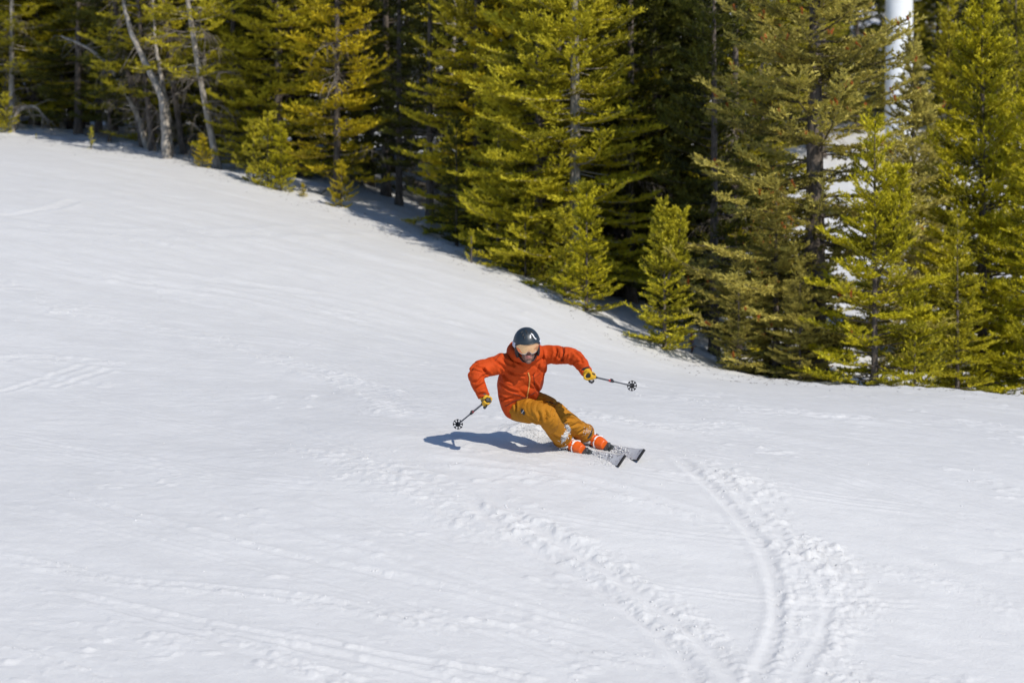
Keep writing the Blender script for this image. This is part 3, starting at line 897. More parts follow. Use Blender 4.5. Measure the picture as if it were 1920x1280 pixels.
M_GL = simple_mat('yellow_leather', (.56, .31, .009), .6, .15, 30, bump=.2, bscale=120)
M_BK = simple_mat('black_rubber', (.018, .018, .020), .55, .3, 30)
M_GR = simple_mat('dark_grey_plastic', (.06, .065, .07), .45, .25, 30)
M_BT = simple_mat('orange_plastic', (.62, .095, .006), .35, .12, 20, spec=.5)
M_WH = simple_mat('white_plastic', (.64, .64, .66), .4, .05, 20)
M_HM = simple_mat('slate_helmet', (.017, .026, .036), .42, .18, 9, spec=.45)
M_ST = simple_mat('lilac_white_strap', (.55, .57, .66), .7, .08, 30)
M_SK = simple_mat('skin', (.37, .19, .14), .5, .14, 40, bump=.1, bscale=150)
M_BD = simple_mat('beard_skin', (.17, .10, .08), .75, .45, 120, bump=.3, bscale=260)
M_LP = simple_mat('lips', (.40, .15, .13), .5, .1, 40)
M_ZP = simple_mat('tan_zipper', (.56, .28, .08), .5, .15, 60)
M_SEAM_SHADE = simple_mat('dark_seam_and_hem_shade', (.12, .014, .004), .7, .2, 30)  # seam colour, also the painted shade line at the jacket's lower edge
M_RD = simple_mat('red_band', (.45, .03, .03), .5, .1, 40)
M_AL = simple_mat('pole_alloy', (.10, .10, .11), .35, .2, 30, spec=.6, metallic=.6)
M_LN = simple_mat('collar_lining', (.022, .018, .018), .85, .3, 30)
m, N, L, B = new_mat('mirror_lens')
tn = noise_node(N, L, 3, 1, stretch=((1, 1, .25), (0, 0, 0)))  # upright reflection streaks painted into the lens colour
rl = ramp(N, L, tn.outputs[0], [(.35, (.74, .43, .24)), (.65, (.80, .56, .27))])
L.new(rl.outputs[0], B.inputs['Base Color'])
B.inputs['Metallic'].default_value = .55; B.inputs['Roughness'].default_value = .16
M_LE = m
m, N, L, B = new_mat('snowy_topsheet')
ta = noise_node(N, L, 34, 6, .8); tb = noise_node(N, L, 9, 3, .6)
mm = N.new('ShaderNodeMath'); mm.operation = 'MULTIPLY_ADD'; L.new(tb.outputs[0], mm.inputs[0]); mm.inputs[1].default_value = .55; L.new(ta.outputs[0], mm.inputs[2])
rs = ramp(N, L, mm.outputs[0], [(.58, (.03, .03, .035)), (.66, (.24, .24, .25)), (.76, (.58, .59, .61))])
L.new(rs.outputs[0], B.inputs['Base Color']); B.inputs['Roughness'].default_value = .7
bn = N.new('ShaderNodeBump'); bn.inputs['Strength'].default_value = .5; bn.inputs['Distance'].default_value = .004
L.new(mm.outputs[0], bn.inputs['Height']); L.new(bn.outputs[0], B.inputs['Normal'])
M_TS = m

# ski frame: l along the ski, t across it (rising to the right), n out of the top sheet
l_ = Vector((.534, -.838, -.11)).normalized()
t_ = Vector((.58, .23, .81)); t_ = (t_ - l_ * t_.dot(l_)).normalized()
n_ = l_.cross(t_).normalized()
TIP = {'in': W(1168, 864, 22.30), 'out': W(1204, 853, 22.52)}       # ski tips (inside / outside ski of the turn)
BS = {'in': .81, 'out': .76}                                         # boot centre behind the tip
SKL = 1.70
def ski_k(s):
    """height of the ski's line above its boot zone; s from the tip"""
    c = (s - .78)
    k = .045 * (c / .8) ** 2
    if s < .20: k += .55 * (.20 - s) ** 2
    return k
K0 = ski_k(0)
def ski_pt(side, s, w=0, k=0):
    return TIP[side] - l_ * s + t_ * w + n_ * (ski_k(s) - K0 + k)
sole = {d: ski_pt(d, BS[d], 0, .03) for d in TIP}
shin = (n_ * math.cos(.33) + l_ * math.sin(.33)).normalized()
ankle = {d: sole[d] + n_ * .115 - l_ * .045 for d in TIP}
knee = {'in': W(1021, 779, 22.53), 'out': W(1054, 783, 22.78)}
hip = {'in': W(957, 763, 22.84), 'out': W(994, 747, 23.02)}
pelvis = (hip['in'] + hip['out']) / 2
shoulder = {'in': W(941, 682, 22.56), 'out': W(1028, 665, 22.66)}
elbow = {'in': W(894, 699, 22.44), 'out': W(1077, 670, 22.50)}
wrist = {'in': W(907, 742, 22.40), 'out': W(1099, 696, 22.34)}
neck = (shoulder['in'] + shoulder['out']) / 2 + Vector((0, -.02, .03))
HC = W(988, 646, 22.40)
hf = Vector((.11, -.90, -.40)).normalized()
hr = Vector((1, .10, .10)); hr = (hr - hf * hr.dot(hf)).normalized()      # towards image right
hu = hr.cross(hf).normalized()
if hu.z < 0: hu = -hu
BASE = (sole['in'] + sole['out']) / 2

def remesh(g, voxel, smooth_it=3):
    me = g.mesh('tmp')
    o = bpy.data.objects.new('tmp', me); COL.objects.link(o)
    md = o.modifiers.new('r', 'REMESH'); md.mode = 'VOXEL'; md.voxel_size = voxel
    ms = o.modifiers.new('s', 'SMOOTH'); ms.factor = .5; ms.iterations = smooth_it
    dg = bpy.context.evaluated_depsgraph_get(); dg.update()
    out = bpy.data.meshes.new_from_object(o.evaluated_get(dg))
    bpy.data.objects.remove(o); bpy.data.meshes.remove(me)
    return out

def bvh_of(me):
    return BVHTree.FromPolygons([v.co.copy() for v in me.vertices], [tuple(p.vertices) for p in me.polygons])
def limb_folds(me, chains, amp, freq, torso=None, seed=0):
    """push cloth folds into a garment: rings round the limbs, stronger at the joints"""
    n = len(me.vertices)
    co = np.empty(n * 3, dtype=np.float32); me.vertices.foreach_get('co', co); co = co.reshape(n, 3).astype(float)
    no = np.empty(n * 3, dtype=np.float32); me.vertices.foreach_get('normal', no); no = no.reshape(n, 3).astype(float)
    best = np.full(n, 1e9); S = np.zeros(n); TH = np.zeros(n); JW = np.zeros(n); ID = np.zeros(n)
    for ci, ch in enumerate(chains):
        acc = 0
        for i in range(len(ch) - 1):
            a, b = np.array(ch[i]), np.array(ch[i + 1]); d = b - a; ln = np.linalg.norm(d); d = d / ln
            t = np.clip((co - a) @ d, 0, ln)
            r = co - a - t[:, None] * d
            q = np.linalg.norm(r, axis=1)
            up = np.array([.2, -.9, .3]); e1 = up - (up @ d) * d; e1 /= np.linalg.norm(e1); e2 = np.cross(d, e1)
            m_ = q < best
            best[m_] = q[m_]; S[m_] = (acc + t)[m_]; TH[m_] = np.arctan2(r @ e2, r @ e1)[m_]; ID[m_] = ci
            jw = np.zeros(n)
            if i > 0: jw = np.maximum(jw, np.exp(-(t / .10) ** 2))
            if i < len(ch) - 2: jw = np.maximum(jw, np.exp(-((ln - t) / .10) ** 2))
            JW[m_] = jw[m_]
            acc += ln
    ph = ID * 7.3 + seed
    u1 = S * freq + .9 * np.sin(TH + ph) + 1.3 * vnoise(S * 6 + ph, TH * .8 + 5)
    f1 = 5 * np.abs(vnoise(u1 + ph, np.cos(TH) * .8 + ph)) - .8
    f2 = vnoise(S * freq * .5 + TH * 1.1 + ph, np.sin(TH) * 1.2 + 20 + ph)
    disp = amp * (.45 + .9 * JW) * f1 + amp * 1.1 * f2
    if torso is not None:
        w, (ax, az) = torso
        k = w(co)
        a = co[:, 0] * ax + co[:, 2] * az; b = -co[:, 0] * az + co[:, 2] * ax
        ft = (5 * np.abs(vnoise(a * 3.5 + 2 * vnoise(b * 5, a * 5) + seed, b * 11)) - .8) * amp * 1.2 + vnoise(co[:, 0] * 9, co[:, 2] * 9 + seed) * amp * 1.2
        disp = disp * (1 - k) + ft * k
    co += no * disp[:, None]
    me.vertices.foreach_set('co', co.astype(np.float32).ravel()); me.update()


def zc(pl): return [(780 + x / 4.128, 580 + y / 4.128) for x, y in pl]
def creases(me, lines, depth, width):
    """press fold lines (photo polylines) into a garment"""
    b = bvh_of(me); n = len(me.vertices)
    co = np.empty(n * 3, dtype=np.float32); me.vertices.foreach_get('co', co); co = co.reshape(n, 3).astype(float)
    no = np.empty(n * 3, dtype=np.float32); me.vertices.foreach_get('normal', no); no = no.reshape(n, 3).astype(float)
    disp = np.zeros(n)
    for li, pl in enumerate(lines):
        pl = zc(pl); pts = []
        for i in range(len(pl) - 1):
            for f in np.linspace(0, 1, 10):
                h_, nn, _, _ = b.ray_cast(Vector((0, 0, 0)), W(pl[i][0] * (1 - f) + pl[i + 1][0] * f, pl[i][1] * (1 - f) + pl[i + 1][1] * f, 1).normalized())
                if h_ is not None: pts.append(tuple(h_))
        if len(pts) < 4: continue
        P = np.array(pts); d = np.full(n, 9.0); ix = np.zeros(n)
        for i, p in enumerate(P):
            q = np.linalg.norm(co - p, axis=1); m_ = q < d; d[m_] = q[m_]; ix[m_] = i / (len(P) - 1)
        tp = np.sin(np.clip(ix, 0, 1) * math.pi) ** .5 * (.8 + .4 * ((li * 37) % 10) / 10)
        disp += tp * (-depth * np.exp(-(d / width) ** 2) + .55 * depth * np.exp(-((d - 2.3 * width) / (1.1 * width)) ** 2))
    co += no * disp[:, None]
    me.vertices.foreach_set('co', co.astype(np.float32).ravel()); me.update()

def finish(me, name, mats, parent, origin=None):
    o_ = Vector(origin if origin is not None else BASE)
    me.transform(Matrix.Translation(-o_))
    me.materials.clear()
    for m in mats: me.materials.append(m)
    me.polygons.foreach_set('use_smooth', [True] * len(me.polygons))
    me.name = name
    return link(name, me, parent)

def decal(bvh, uv, width, off=.004, thick=.003, samples=10):
    """a raised band lying on a surface, along a photo polyline"""
    pts = []
    for i in range(len(uv) - 1):
        for k in range(samples):
            f = k / samples
            pts.append((uv[i][0] * (1 - f) + uv[i + 1][0] * f, uv[i][1] * (1 - f) + uv[i + 1][1] * f))
    pts.append(uv[-1])
    P, Nn = [], []
    for u, v in pts:
        d = W(u, v, 1).normalized()
        h, nn, _, _ = bvh.ray_cast(Vector((0, 0, 0)), d)
        if h is None: continue
        if nn.dot(d) > 0: nn = -nn
        P.append(h); Nn.append(nn)
    for _ in range(3):
        Nn = [(Nn[max(i - 1, 0)] + Nn[i] + Nn[min(i + 1, len(Nn) - 1)]).normalized() for i in range(len(Nn))]
        P = [P[0]] + [(P[i - 1] + P[i] * 2 + P[i + 1]) / 4 for i in range(1, len(P) - 1)] + [P[-1]]
    g = Geo(); rings = []
    for i in range(len(P)):
        d = (P[min(i + 1, len(P) - 1)] - P[max(i - 1, 0)]).normalized()
        a = Nn[i].cross(d).normalized()
        rings.append((P[i] + Nn[i] * off, a * width / 2, Nn[i] * thick))
    g.loft(rings, 8)
    return g
def put(g, name, mat, parent, smooth=True, angle=40, label=None):
    o = link(name, g.mesh(name, [mat] if not isinstance(mat, (list, tuple)) else mat, smooth, BASE, angle), parent)
    if label: o['label'] = label
    return o

# --- body: one continuous surface, mostly under the clothes
g = Geo()
g.ball(HC + hu * .010 - hf * .012, hr * .083, hf * .100, hu * .120, 24, 16)
g.ball(HC - hu * .086 + hf * .044, hr * .062, hf * .054, hu * .064, 20, 12)       # jaw
g.ball(HC - hu * .138 + hf * .080, hr * .028, hf * .022, hu * .020, 14, 10)       # chin
g.tube([HC + hu * .028 + hf * .088, HC - hu * .006 + hf * .106, HC - hu * .026 + hf * .116], [.010, .014, .017], 10, up=hr)   # nose
for s in (-1, 1):
    g.ball(HC - hu * .030 + hf * .100 + hr * .014 * s, hr * .009, hf * .009, hu * .008, 8, 6)      # nostril wings
    g.ball(HC - hu * .022 + hf * .064 + hr * .046 * s, hr * .026, hf * .028, hu * .030, 12, 8)     # cheeks
    g.ball(HC + hu * .028 + hf * .078 + hr * .033 * s, hr * .014, hf * .014, hu * .011, 10, 8)     # eyes
    g.ball(HC - hu * .005 - hf * .015 + hr * .086 * s, hr * .012, hf * .022, hu * .032, 10, 8)     # ears
g.tube([HC - hu * .072 + hf * .098 - hr * .024, HC - hu * .069 + hf * .106, HC - hu * .072 + hf * .098 + hr * .024], [.004, .008, .004], 8)
g.tube([HC - hu * .086 + hf * .096 - hr * .022, HC - hu * .086 + hf * .104, HC - hu * .086 + hf * .096 + hr * .022], [.004, .009, .004], 8)
g.tube([HC - hu * .06 - hf * .01, (HC + neck) / 2 - hf * .02, neck, neck + (pelvis - neck) * .15], [.058, .056, .062, .09], 14)
S_ = (shoulder['out'] - shoulder['in']).normalized(); U_ = (neck - pelvis).normalized(); Fb = S_.cross(U_).normalized()
if Fb.y > 0: Fb = -Fb
H_ = (hip['out'] - hip['in']).normalized()
g.loft([(pelvis - U_ * .08, H_ * .10, Fb * .07), (pelvis, H_ * .14, Fb * .085), (pelvis + (neck - pelvis) * .4, (H_ + S_).normalized() * .125, Fb * .08), (pelvis + (neck - pelvis) * .78, S_ * .16, Fb * .09), (neck - U_ * .04, S_ * .11, Fb * .06)], 18)
for d in ('in', 'out'):
    p, r = catmull([shoulder[d], elbow[d], wrist[d], wrist[d] + (wrist[d] - elbow[d]).normalized() * .05], [.05, .040, .030, .028]); g.tube(p, r, 10)
    p, r = catmull([hip[d], knee[d], ankle[d], sole[d] + n_ * .05], [.075, .055, .042, .04]); g.tube(p, r, 12)
    g.tube([sole[d] + n_ * .045 - l_ * .09, sole[d] + n_ * .055, sole[d] + n_ * .045 + l_ * .10], [.032, .036, .028], 10)
body = remesh(g, .0065, 2)
bi = []
for pgn in body.polygons:
    c = Vector(pgn.center) - HC
    a, b, e = c.dot(hu), c.dot(hf), c.dot(hr)
    lip = -.096 < a < -.064 and abs(e) < .024 and b > .094
    beard = (c.length < .21) and b > -.01 and (a < -.105 or (a < -.055 and abs(e) > .034) or (-.062 < a < -.050 and abs(e) < .026))
    bi.append(2 if lip else 1 if beard else 0)
person = finish(body, 'person', [M_SK, M_BD, M_LP], None)
person.data.polygons.foreach_set('material_index', bi)
person.location = BASE
tag(person, 'skier in orange jacket and ochre trousers leaning low into a turn', 'person')

# --- jacket
g = Geo()
Um = (pelvis - U_ * 0)
mid = lambda f: pelvis + (neck - pelvis) * f
Sx = lambda f: (H_ * (1 - f) + S_ * f).normalized()
hemD = (U_ * .92 + H_ * .1).normalized()
g.loft([(mid(-.085), Sx(0) * .224, Fb * .168), (mid(.02) - S_ * .012, Sx(.1) * .230, Fb * .168), (mid(.22) - S_ * .022, Sx(.3) * .240, Fb * .165), (mid(.45) - S_ * .020, Sx(.6) * .240, Fb * .160),
        (mid(.68) - S_ * .010, Sx(.8) * .232, Fb * .150), (mid(.86), S_ * .215, Fb * .130), (mid(.98), S_ * .165, Fb * .108), (mid(1.06), S_ * .105, Fb * .095)], 28, power=.88)
JR = {'in': (.094, .076, .058), 'out': (.090, .072, .054)}
for d in ('in', 'out'):
    ax = (wrist[d] - elbow[d]).normalized()
    p, r = catmull([shoulder[d] + (neck - shoulder[d]) * .35, shoulder[d], elbow[d], wrist[d] + ax * .012], [.090, *JR[d]], 8)
    g.tube(p, r, 18)
jk = remesh(g, .0075, 5)
def wtorso(co):
    a = np.array(pelvis); ax = np.array(neck) - a; ln2 = ax @ ax
    t = ((co - a) @ ax) / ln2
    r = np.linalg.norm(co - a - t[:, None] * ax, axis=1)
    return 1 - sstep(.22, .30, r)
limb_folds(jk, [[shoulder['in'], elbow['in'], wrist['in']], [shoulder['out'], elbow['out'], wrist['out']], [pelvis, neck]], 0.0065, 20, (wtorso, (.80, -.60)), 1)
creases(jk, [[(585,370),(640,420),(700,470)],[(520,460),(560,500),(620,540)],[(455,440),(520,455),(545,520)],[(430,560),(480,560),(530,500)],[(450,610),(500,590),(545,565)],[(465,660),(520,650),(560,660)],
 [(1070,275),(1090,330),(1060,400)],[(1135,280),(1140,340),(1120,420)],[(1060,420),(1130,400),(1180,350)],[(1200,420),(1260,400),(1330,420)],[(1215,320),(1270,370),(1290,420)],[(1270,470),(1330,445),(1370,440)],
 [(640,560),(720,620),(800,650)],[(600,600),(640,660),(710,700)],[(700,470),(760,500),(850,520)],[(640,440),(700,540),(760,570)],[(590,690),(650,700),(760,680)],[(960,420),(940,480),(900,520)],[(1010,430),(985,500),(960,560)],[(740,330),(780,400),(850,440)],[(900,560),(930,600),(950,640)],[(660,380),(720,420),(780,440)]], .017, .0105)
JB = bvh_of(jk)
jacket = finish(jk, 'jacket', [M_JK], person)

# collar and hood rolled round the neck
cU = (U_ * .8 + Fb * -.35 + Vector((0, 0, .4))).normalized()
def ring_tube(c, ax_u, rx, ry, rad, name, mat, a0=0, a1=360, lift=lambda a: 0, n=40, squash=1.0):
    f_ = Fb - ax_u * Fb.dot(ax_u); f_.normalize(); s_ = ax_u.cross(f_); 
    if s_.x < 0: s_ = -s_
    pts, rr_ = [], []
    for i in range(n + 1):
        a = math.radians(a0 + (a1 - a0) * i / n)
        pts.append(c + s_ * math.sin(a) * rx + f_ * math.cos(a) * ry + ax_u * lift(a))
        rr_.append(rad(a) if callable(rad) else rad)
    gg = Geo(); gg.tube(pts, rr_, 12, up=ax_u, squash=squash)
    return gg
gc = ring_tube(neck + cU * .012 + Fb * .012, cU, .124, .112, lambda a: .040 + .030 * (1 - math.cos(a)) / 2, 'collar', M_JK, lift=lambda a: .055 * (1 - math.cos(a)) / 2, squash=1.25)
hc = remesh(gc, .008, 2); limb_folds(hc, [[neck, neck + cU * .1]], .007, 16, None, 5)
collar = finish(hc, 'hood', [M_JK], jacket)
gl = ring_tube(neck + cU * .024 + Fb * .010, cU, .104, .094, .026, 'lining', M_LN, lift=lambda a: .045 * (1 - math.cos(a)) / 2, squash=1.5)
put(gl, 'collar_lining', M_LN, jacket)
put(decal(JB, [(990, 698), (993, 708), (992, 722), (989, 738), (987, 748)], .013, .005, .003), 'zipper', M_ZP, jacket)
put(decal(JB, zc([(690, 748), (760, 706), (850, 682), (920, 640)]), .010, .003, .003), 'hem_shade_line', M_SEAM_SHADE, jacket)  # dark strip painting the shade along the jacket's lower edge
put(decal(JB, zc([(1136, 290), (1143, 340), (1126, 405)]), .005, .003, .002), 'sleeve_seam', M_SEAM_SHADE, jacket)
put(decal(JB, zc([(700, 300), (650, 350), (610, 400)]), .005, .003, .002), 'shoulder_seam', M_SEAM_SHADE, jacket)
put(decal(JB, [(962, 738), (985, 745)], .004, .003, .002), 'pocket_seam', M_LN, jacket)
put(decal(JB, [(1000, 703), (1003, 722)], .004, .003, .002), 'chest_pocket_seam', M_LN, jacket)

# --- trousers
g = Geo()
g.ball(pelvis - U_ * .02, H_ * .185, Fb * .150, U_ * .15, 22, 14)
bell = {}
for d in ('in', 'out'):
    cuff = ankle[d] + shin * .075
    bell[d] = cuff
    p, r = catmull([hip[d] + (pelvis - hip[d]) * .3, hip[d] * .6 + knee[d] * .4, knee[d] + n_ * .012, knee[d] * .45 + ankle[d] * .55, cuff], [.120, .116, .098, .095, .090], 8)
    g.tube(p, r, 20)
tr_m = remesh(g, .008, 5)
limb_folds(tr_m, [[hip['in'], knee['in'], ankle['in']], [hip['out'], knee['out'], ankle['out']]], .0080, 15, None, 3)
creases(tr_m, [[(940,780),(960,840),(970,890)],[(990,760),(1010,810),(1000,870)],[(850,720),(900,695),(1000,690)],[(1090,745),(1130,750),(1190,785)],[(1130,870),(1180,840),(1240,850)],[(1040,960),(1090,990),(1150,1000)],[(1190,910),(1260,880),(1300,890)],[(760,700),(775,760),(770,800)],[(705,740),(720,800),(740,830)],[(1030,700),(1060,760),(1050,830)],[(870,840),(920,870),(980,880)],[(1240,960),(1300,930),(1340,930)]], .017, .0115)
TB = bvh_of(tr_m)
trousers = finish(tr_m, 'trousers', [M_PT], person)
put(decal(TB, [(978, 768), (984, 776)], .036, .004, .003, 6), 'logo_patch', M_BK, trousers)
put(decal(TB, [(979.5, 774), (983, 769.5)], .007, .008, .002, 6), 'patch_mark', M_WH, trousers)
put(decal(TB, [(1024, 753), (1032, 754), (1040, 757)], .010, .003, .003), 'thigh_zip', M_BK, trousers)
put(decal(TB, [(941, 767), (952, 771)], .009, .003, .003), 'hip_zip', M_BK, trousers)
put(decal(TB, [(1062, 766), (1070, 765), (1076, 768)], .010, .003, .003), 'knee_vent', M_BK, trousers)
for d in ('in', 'out'):
    gg = Geo(); a = shin.cross(l_).normalized(); b = a.cross(shin)
    gg.loft([(bell[d] - shin * .02, a * .078, b * .078), (bell[d] + shin * .004, a * .099, b * .099), (bell[d] + shin * .022, a * .101, b * .101)], 20)
    put(gg, 'cuff', M_PT, trousers)
# packed snow on the cuffs
rng = np.random.RandomState(3)
def snow_on(bvh, poly, n, smin, smax, name, parent):
    cs_, ss_ = [], []
    while len(cs_) < n:
        i = rng.randint(len(poly) - 1); f = rng.rand()
        u = poly[i][0] * (1 - f) + poly[i + 1][0] * f + rng.randn() * poly[i][2]; v = poly[i][1] * (1 - f) + poly[i + 1][1] * f + rng.randn() * poly[i][2]
        h, nn, _, _ = bvh.ray_cast(Vector((0, 0, 0)), W(u, v, 1).normalized())
        if h is None or h.y > 24: 
            n -= 1; continue
        cs_.append(h); ss_.append(smin + (smax - smin) * rng.rand() ** 2)
    vv, ff = crumbs(rng, np.array([tuple(c) for c in cs_]), np.array(ss_))
    o = link(name, mesh_np(name, vv - np.array(BASE), ff, [SNOW], smooth=True), parent); o['kind'] = 'stuff'
snow_on(TB, [(1062, 796, 2.0), (1066, 806, 2.4), (1060, 817, 2.6), (1053, 828, 2.0)], 520, .0025, .0085, 'packed_snow', trousers)
snow_on(TB, [(1096, 812, 3.0), (1104, 806, 4.0), (1112, 802, 3.0)], 120, .002, .005, 'packed_snow', trousers)

# --- helmet
def helm(az, el, k=1.0):
    """point on the helmet shell; az 0 = front"""
    return HC + hu * .012 - hf * .010 + (hr * math.sin(az) * math.cos(el) * .126 + hf * math.cos(az) * math.cos(el) * .150 + hu * math.sin(el) * .148) * k
def brim(az):
    c = math.cos(az)
    return math.radians(19 if c > .8 else 19 - (0.8 - c) * 32)
gh = Geo(); nu, nv = 48, 16
v, f = [], []
for k in (1.0, .90):
    for i in range(nv + 1):
        for j in range(nu):
            az = math.tau * j / nu; e = brim(az); e = e + (math.pi / 2 - e) * i / nv
            v.append(helm(az, e, k * (1 + .012 * math.cos(3 * az) * math.cos(e) * (i / nv))))
for i in range(nv):
    for j in range(nu):
        j2 = (j + 1) % nu; a = i * nu; b = (nv + 1) * nu + i * nu
        f.append((a + j, a + j2, a + nu + j2, a + nu + j)); f.append((b + j2, b + j, b + nu + j, b + nu + j2))
for j in range(nu):
    j2 = (j + 1) % nu; b = (nv + 1) * nu
    f.append((j2, j, b + j, b + j2))
gh.add(v, f)
helmet = put(gh, 'helmet', M_HM, person)
ghb = gh.mesh('x'); HB = bvh_of(ghb)
gr_ = Geo(); rings = []
for j in range(nu + 1):
    az = math.tau * j / nu
    rings.append(helm(az, brim(az), .995))
gr_.tube(rings, .006, 8, caps=False)
put(gr_, 'rim', M_HM, helmet)
for az, el in ((-.55, .95), (.0, 1.15), (.45, .95), (-.2, 1.32), (-.95, 1.1), (.9, 1.1), (-.32, .78), (.52, .74)):
    gv = Geo(); p = helm(az, el, 1.0); nn = (p - HC).normalized(); a = (hu - nn * hu.dot(nn)).normalized(); b = nn.cross(a)
    gv.ball(p, a * .020, b * .008, nn * .005, 12, 6)
    put(gv, 'vent', M_BK, helmet)
put(decal(HB, [(994.2, 634.4), (994.4, 628.5), (996.2, 625.6), (998.6, 627.6), (1002.0, 633.8), (1005, 635.8)], .014, .003, .002, 5), 'logo_mark', M_WH, helmet)
for s in (-1, 1):
    ge = Geo()
    ge.ball(HC - hu * .045 + hf * .012 + hr * .098 * s, hr * .020, hf * .050, hu * .072, 14, 10)
    put(ge, 'ear_pad', M_BK, helmet)
gs = Geo(); gs.tube([HC - hu * .09 + hf * .01 + hr * .092, HC - hu * .150 + hf * .030 + hr * .05, HC - hu * .166 + hf * .040, HC - hu * .150 + hf * .030 - hr * .05, HC - hu * .09 + hf * .01 - hr * .092], .008, 8)
put(gs, 'chin_strap', M_BK, helmet)
# --- goggles
def gog(az, h, k=1.0):
    return HC - hf * .008 + (hr * math.sin(az) * .106 + hf * math.cos(az) * .124) * k + hu * h
def strip(name, mat, lo, hi, a0, a1, k, th, parent, n=28, m_=5):
    gg = Geo(); v, f = [], []
    for s in (0, 1):
        for i in range(n + 1):
            a = a0 + (a1 - a0) * i / n
            for j in range(m_ + 1):
                q = j / m_; h = lo(a) + (hi(a) - lo(a)) * q
                v.append(gog(a, h, (k - th * s) * (1 + .05 * math.sin(q * math.pi))))
    w = m_ + 1; o2 = (n + 1) * w
    for i in range(n):
        for j in range(m_):
            p = i * w + j
            f.append((p, p + w, p + w + 1, p + 1)); f.append((o2 + p + 1, o2 + p + w + 1, o2 + p + w, o2 + p))
    for i in range(n):
        p = i * w; f.append((p, o2 + p, o2 + p + w, p + w)); p += m_; f.append((p + w, o2 + p + w, o2 + p, p))
    for j in range(m_):
        f.append((j + 1, o2 + j + 1, o2 + j, j)); p = n * w + j; f.append((p, o2 + p, o2 + p + 1, p + 1))
    gg.add(v, f)
    return put(gg, name, mat, parent)
lo = lambda a: -.042 + .030 * math.exp(-(a / .20) ** 2) + .030 * (abs(a) / 1.15) ** 4
hi_ = lambda a: .052 - .012 * (abs(a) / 1.15) ** 4
gf = strip('goggles', M_WH, lambda a: lo(a) - .007 if abs(a) < 1.25 else -.026, lambda a: hi_(a) + .012 if abs(a) < 1.25 else .034, -1.62, 1.62, 1.03, .10, person, n=44)
gf['label'] = 'white-framed ski goggles with peach mirror lens'
strip('lens', M_LE, lo, hi_, -1.12, 1.12, 1.065, .03, gf)
def strap_pts(k):
    out = []
    for i in range(41):
        az = math.radians(66 + (294 - 66) * i / 40)
        e = math.radians(6 - 22 * (1 - math.cos(az)) / 2 * .6)
        out.append((az, e))
    return out
gst = Geo(); rings = []
for az, e in strap_pts(1):
    p = helm(az, e + .06, 1.012); q = helm(az, e + .07, 1.012)
    nn = (p - HC).normalized(); dz_ = (helm(az, e + .3, 1) - helm(az, e, 1)).normalized()
    rings.append((p, dz_ * .024, nn * .005))
gst.loft(rings, 8)
put(gst, 'goggle_strap', M_ST, gf)

# --- boots
for d in ('in', 'out'):
    g = Geo(); o = sole[d]
    g.loft([(o - l_ * .155 + n_ * .060, t_ * .040, n_ * .056), (o - l_ * .12 + n_ * .072, t_ * .052, n_ * .070), (o - l_ * .04 + n_ * .080, t_ * .057, n_ * .082), (o + l_ * .05 + n_ * .072, t_ * .062, n_ * .076), (o + l_ * .11 + n_ * .060, t_ * .060, n_ * .060), (o + l_ * .160 + n_ * .046, t_ * .044, n_ * .038)], 18, power=.8)
    c0 = o - l_ * .055 + n_ * .09
    a = shin.cross(l_).normalized(); b = a.cross(shin)
    g.loft([(c0, a * .064, b * .082), (c0 + shin * .08, a * .068, b * .086), (c0 + shin * .17, a * .072, b * .084), (c0 + shin * .21, a * .068, b * .078)], 18)
    bm_ = remesh(g, .006, 2); BB = bvh_of(bm_)
    boot = finish(bm_, 'ski_boot', [M_BT], person)
    gso = Geo()
    gso.box(o + l_ * .125 + n_ * .010, l_ * .050, t_ * .036, n_ * .012); gso.box(o - l_ * .12 + n_ * .010, l_ * .045, t_ * .034, n_ * .012)
    put(gso, 'sole', M_BK, boot, smooth=False)
    for k, (s, hgt, rad) in enumerate(((.085, .104, .05), (.030, .128, .052))):
        gb = Geo(); c = o + l_ * s + n_ * .055
        pts = [c + t_ * math.cos(q) * .066 + n_ * math.sin(q) * (hgt - .030) for q in np.linspace(.25, 2.9, 12)]
        gb.tube(pts, .007, 6, squash=1.6)
        put(gb, 'buckle', M_BK if k else M_WH, boot)
    for k, s in enumerate((.07, .14)):
        gb = Geo(); c = c0 + shin * s
        pts = [c + a * math.cos(q) * .076 + b * math.sin(q) * .092 for q in (np.linspace(.2, 2.9, 12) if b.dot(l_) > 0 else np.linspace(-.2, -2.9, 12))]
        gb.tube(pts, .008, 6, squash=1.6)
        put(gb, 'buckle', M_WH if k == 0 else M_BK, boot)
    gt = Geo(); gt.loft([(c0 + shin * .195, a * .066, b * .076), (c0 + shin * .235, a * .068, b * .078)], 18)
    put(gt, 'liner', M_BK, boot)
    snow_on(BB, [(1066, 818, 2), (1072, 822, 3), (1078, 826, 3)] if d == 'in' else [(1100, 828, 3), (1106, 836, 3)], 34, .004, .010, 'packed_snow', boot)

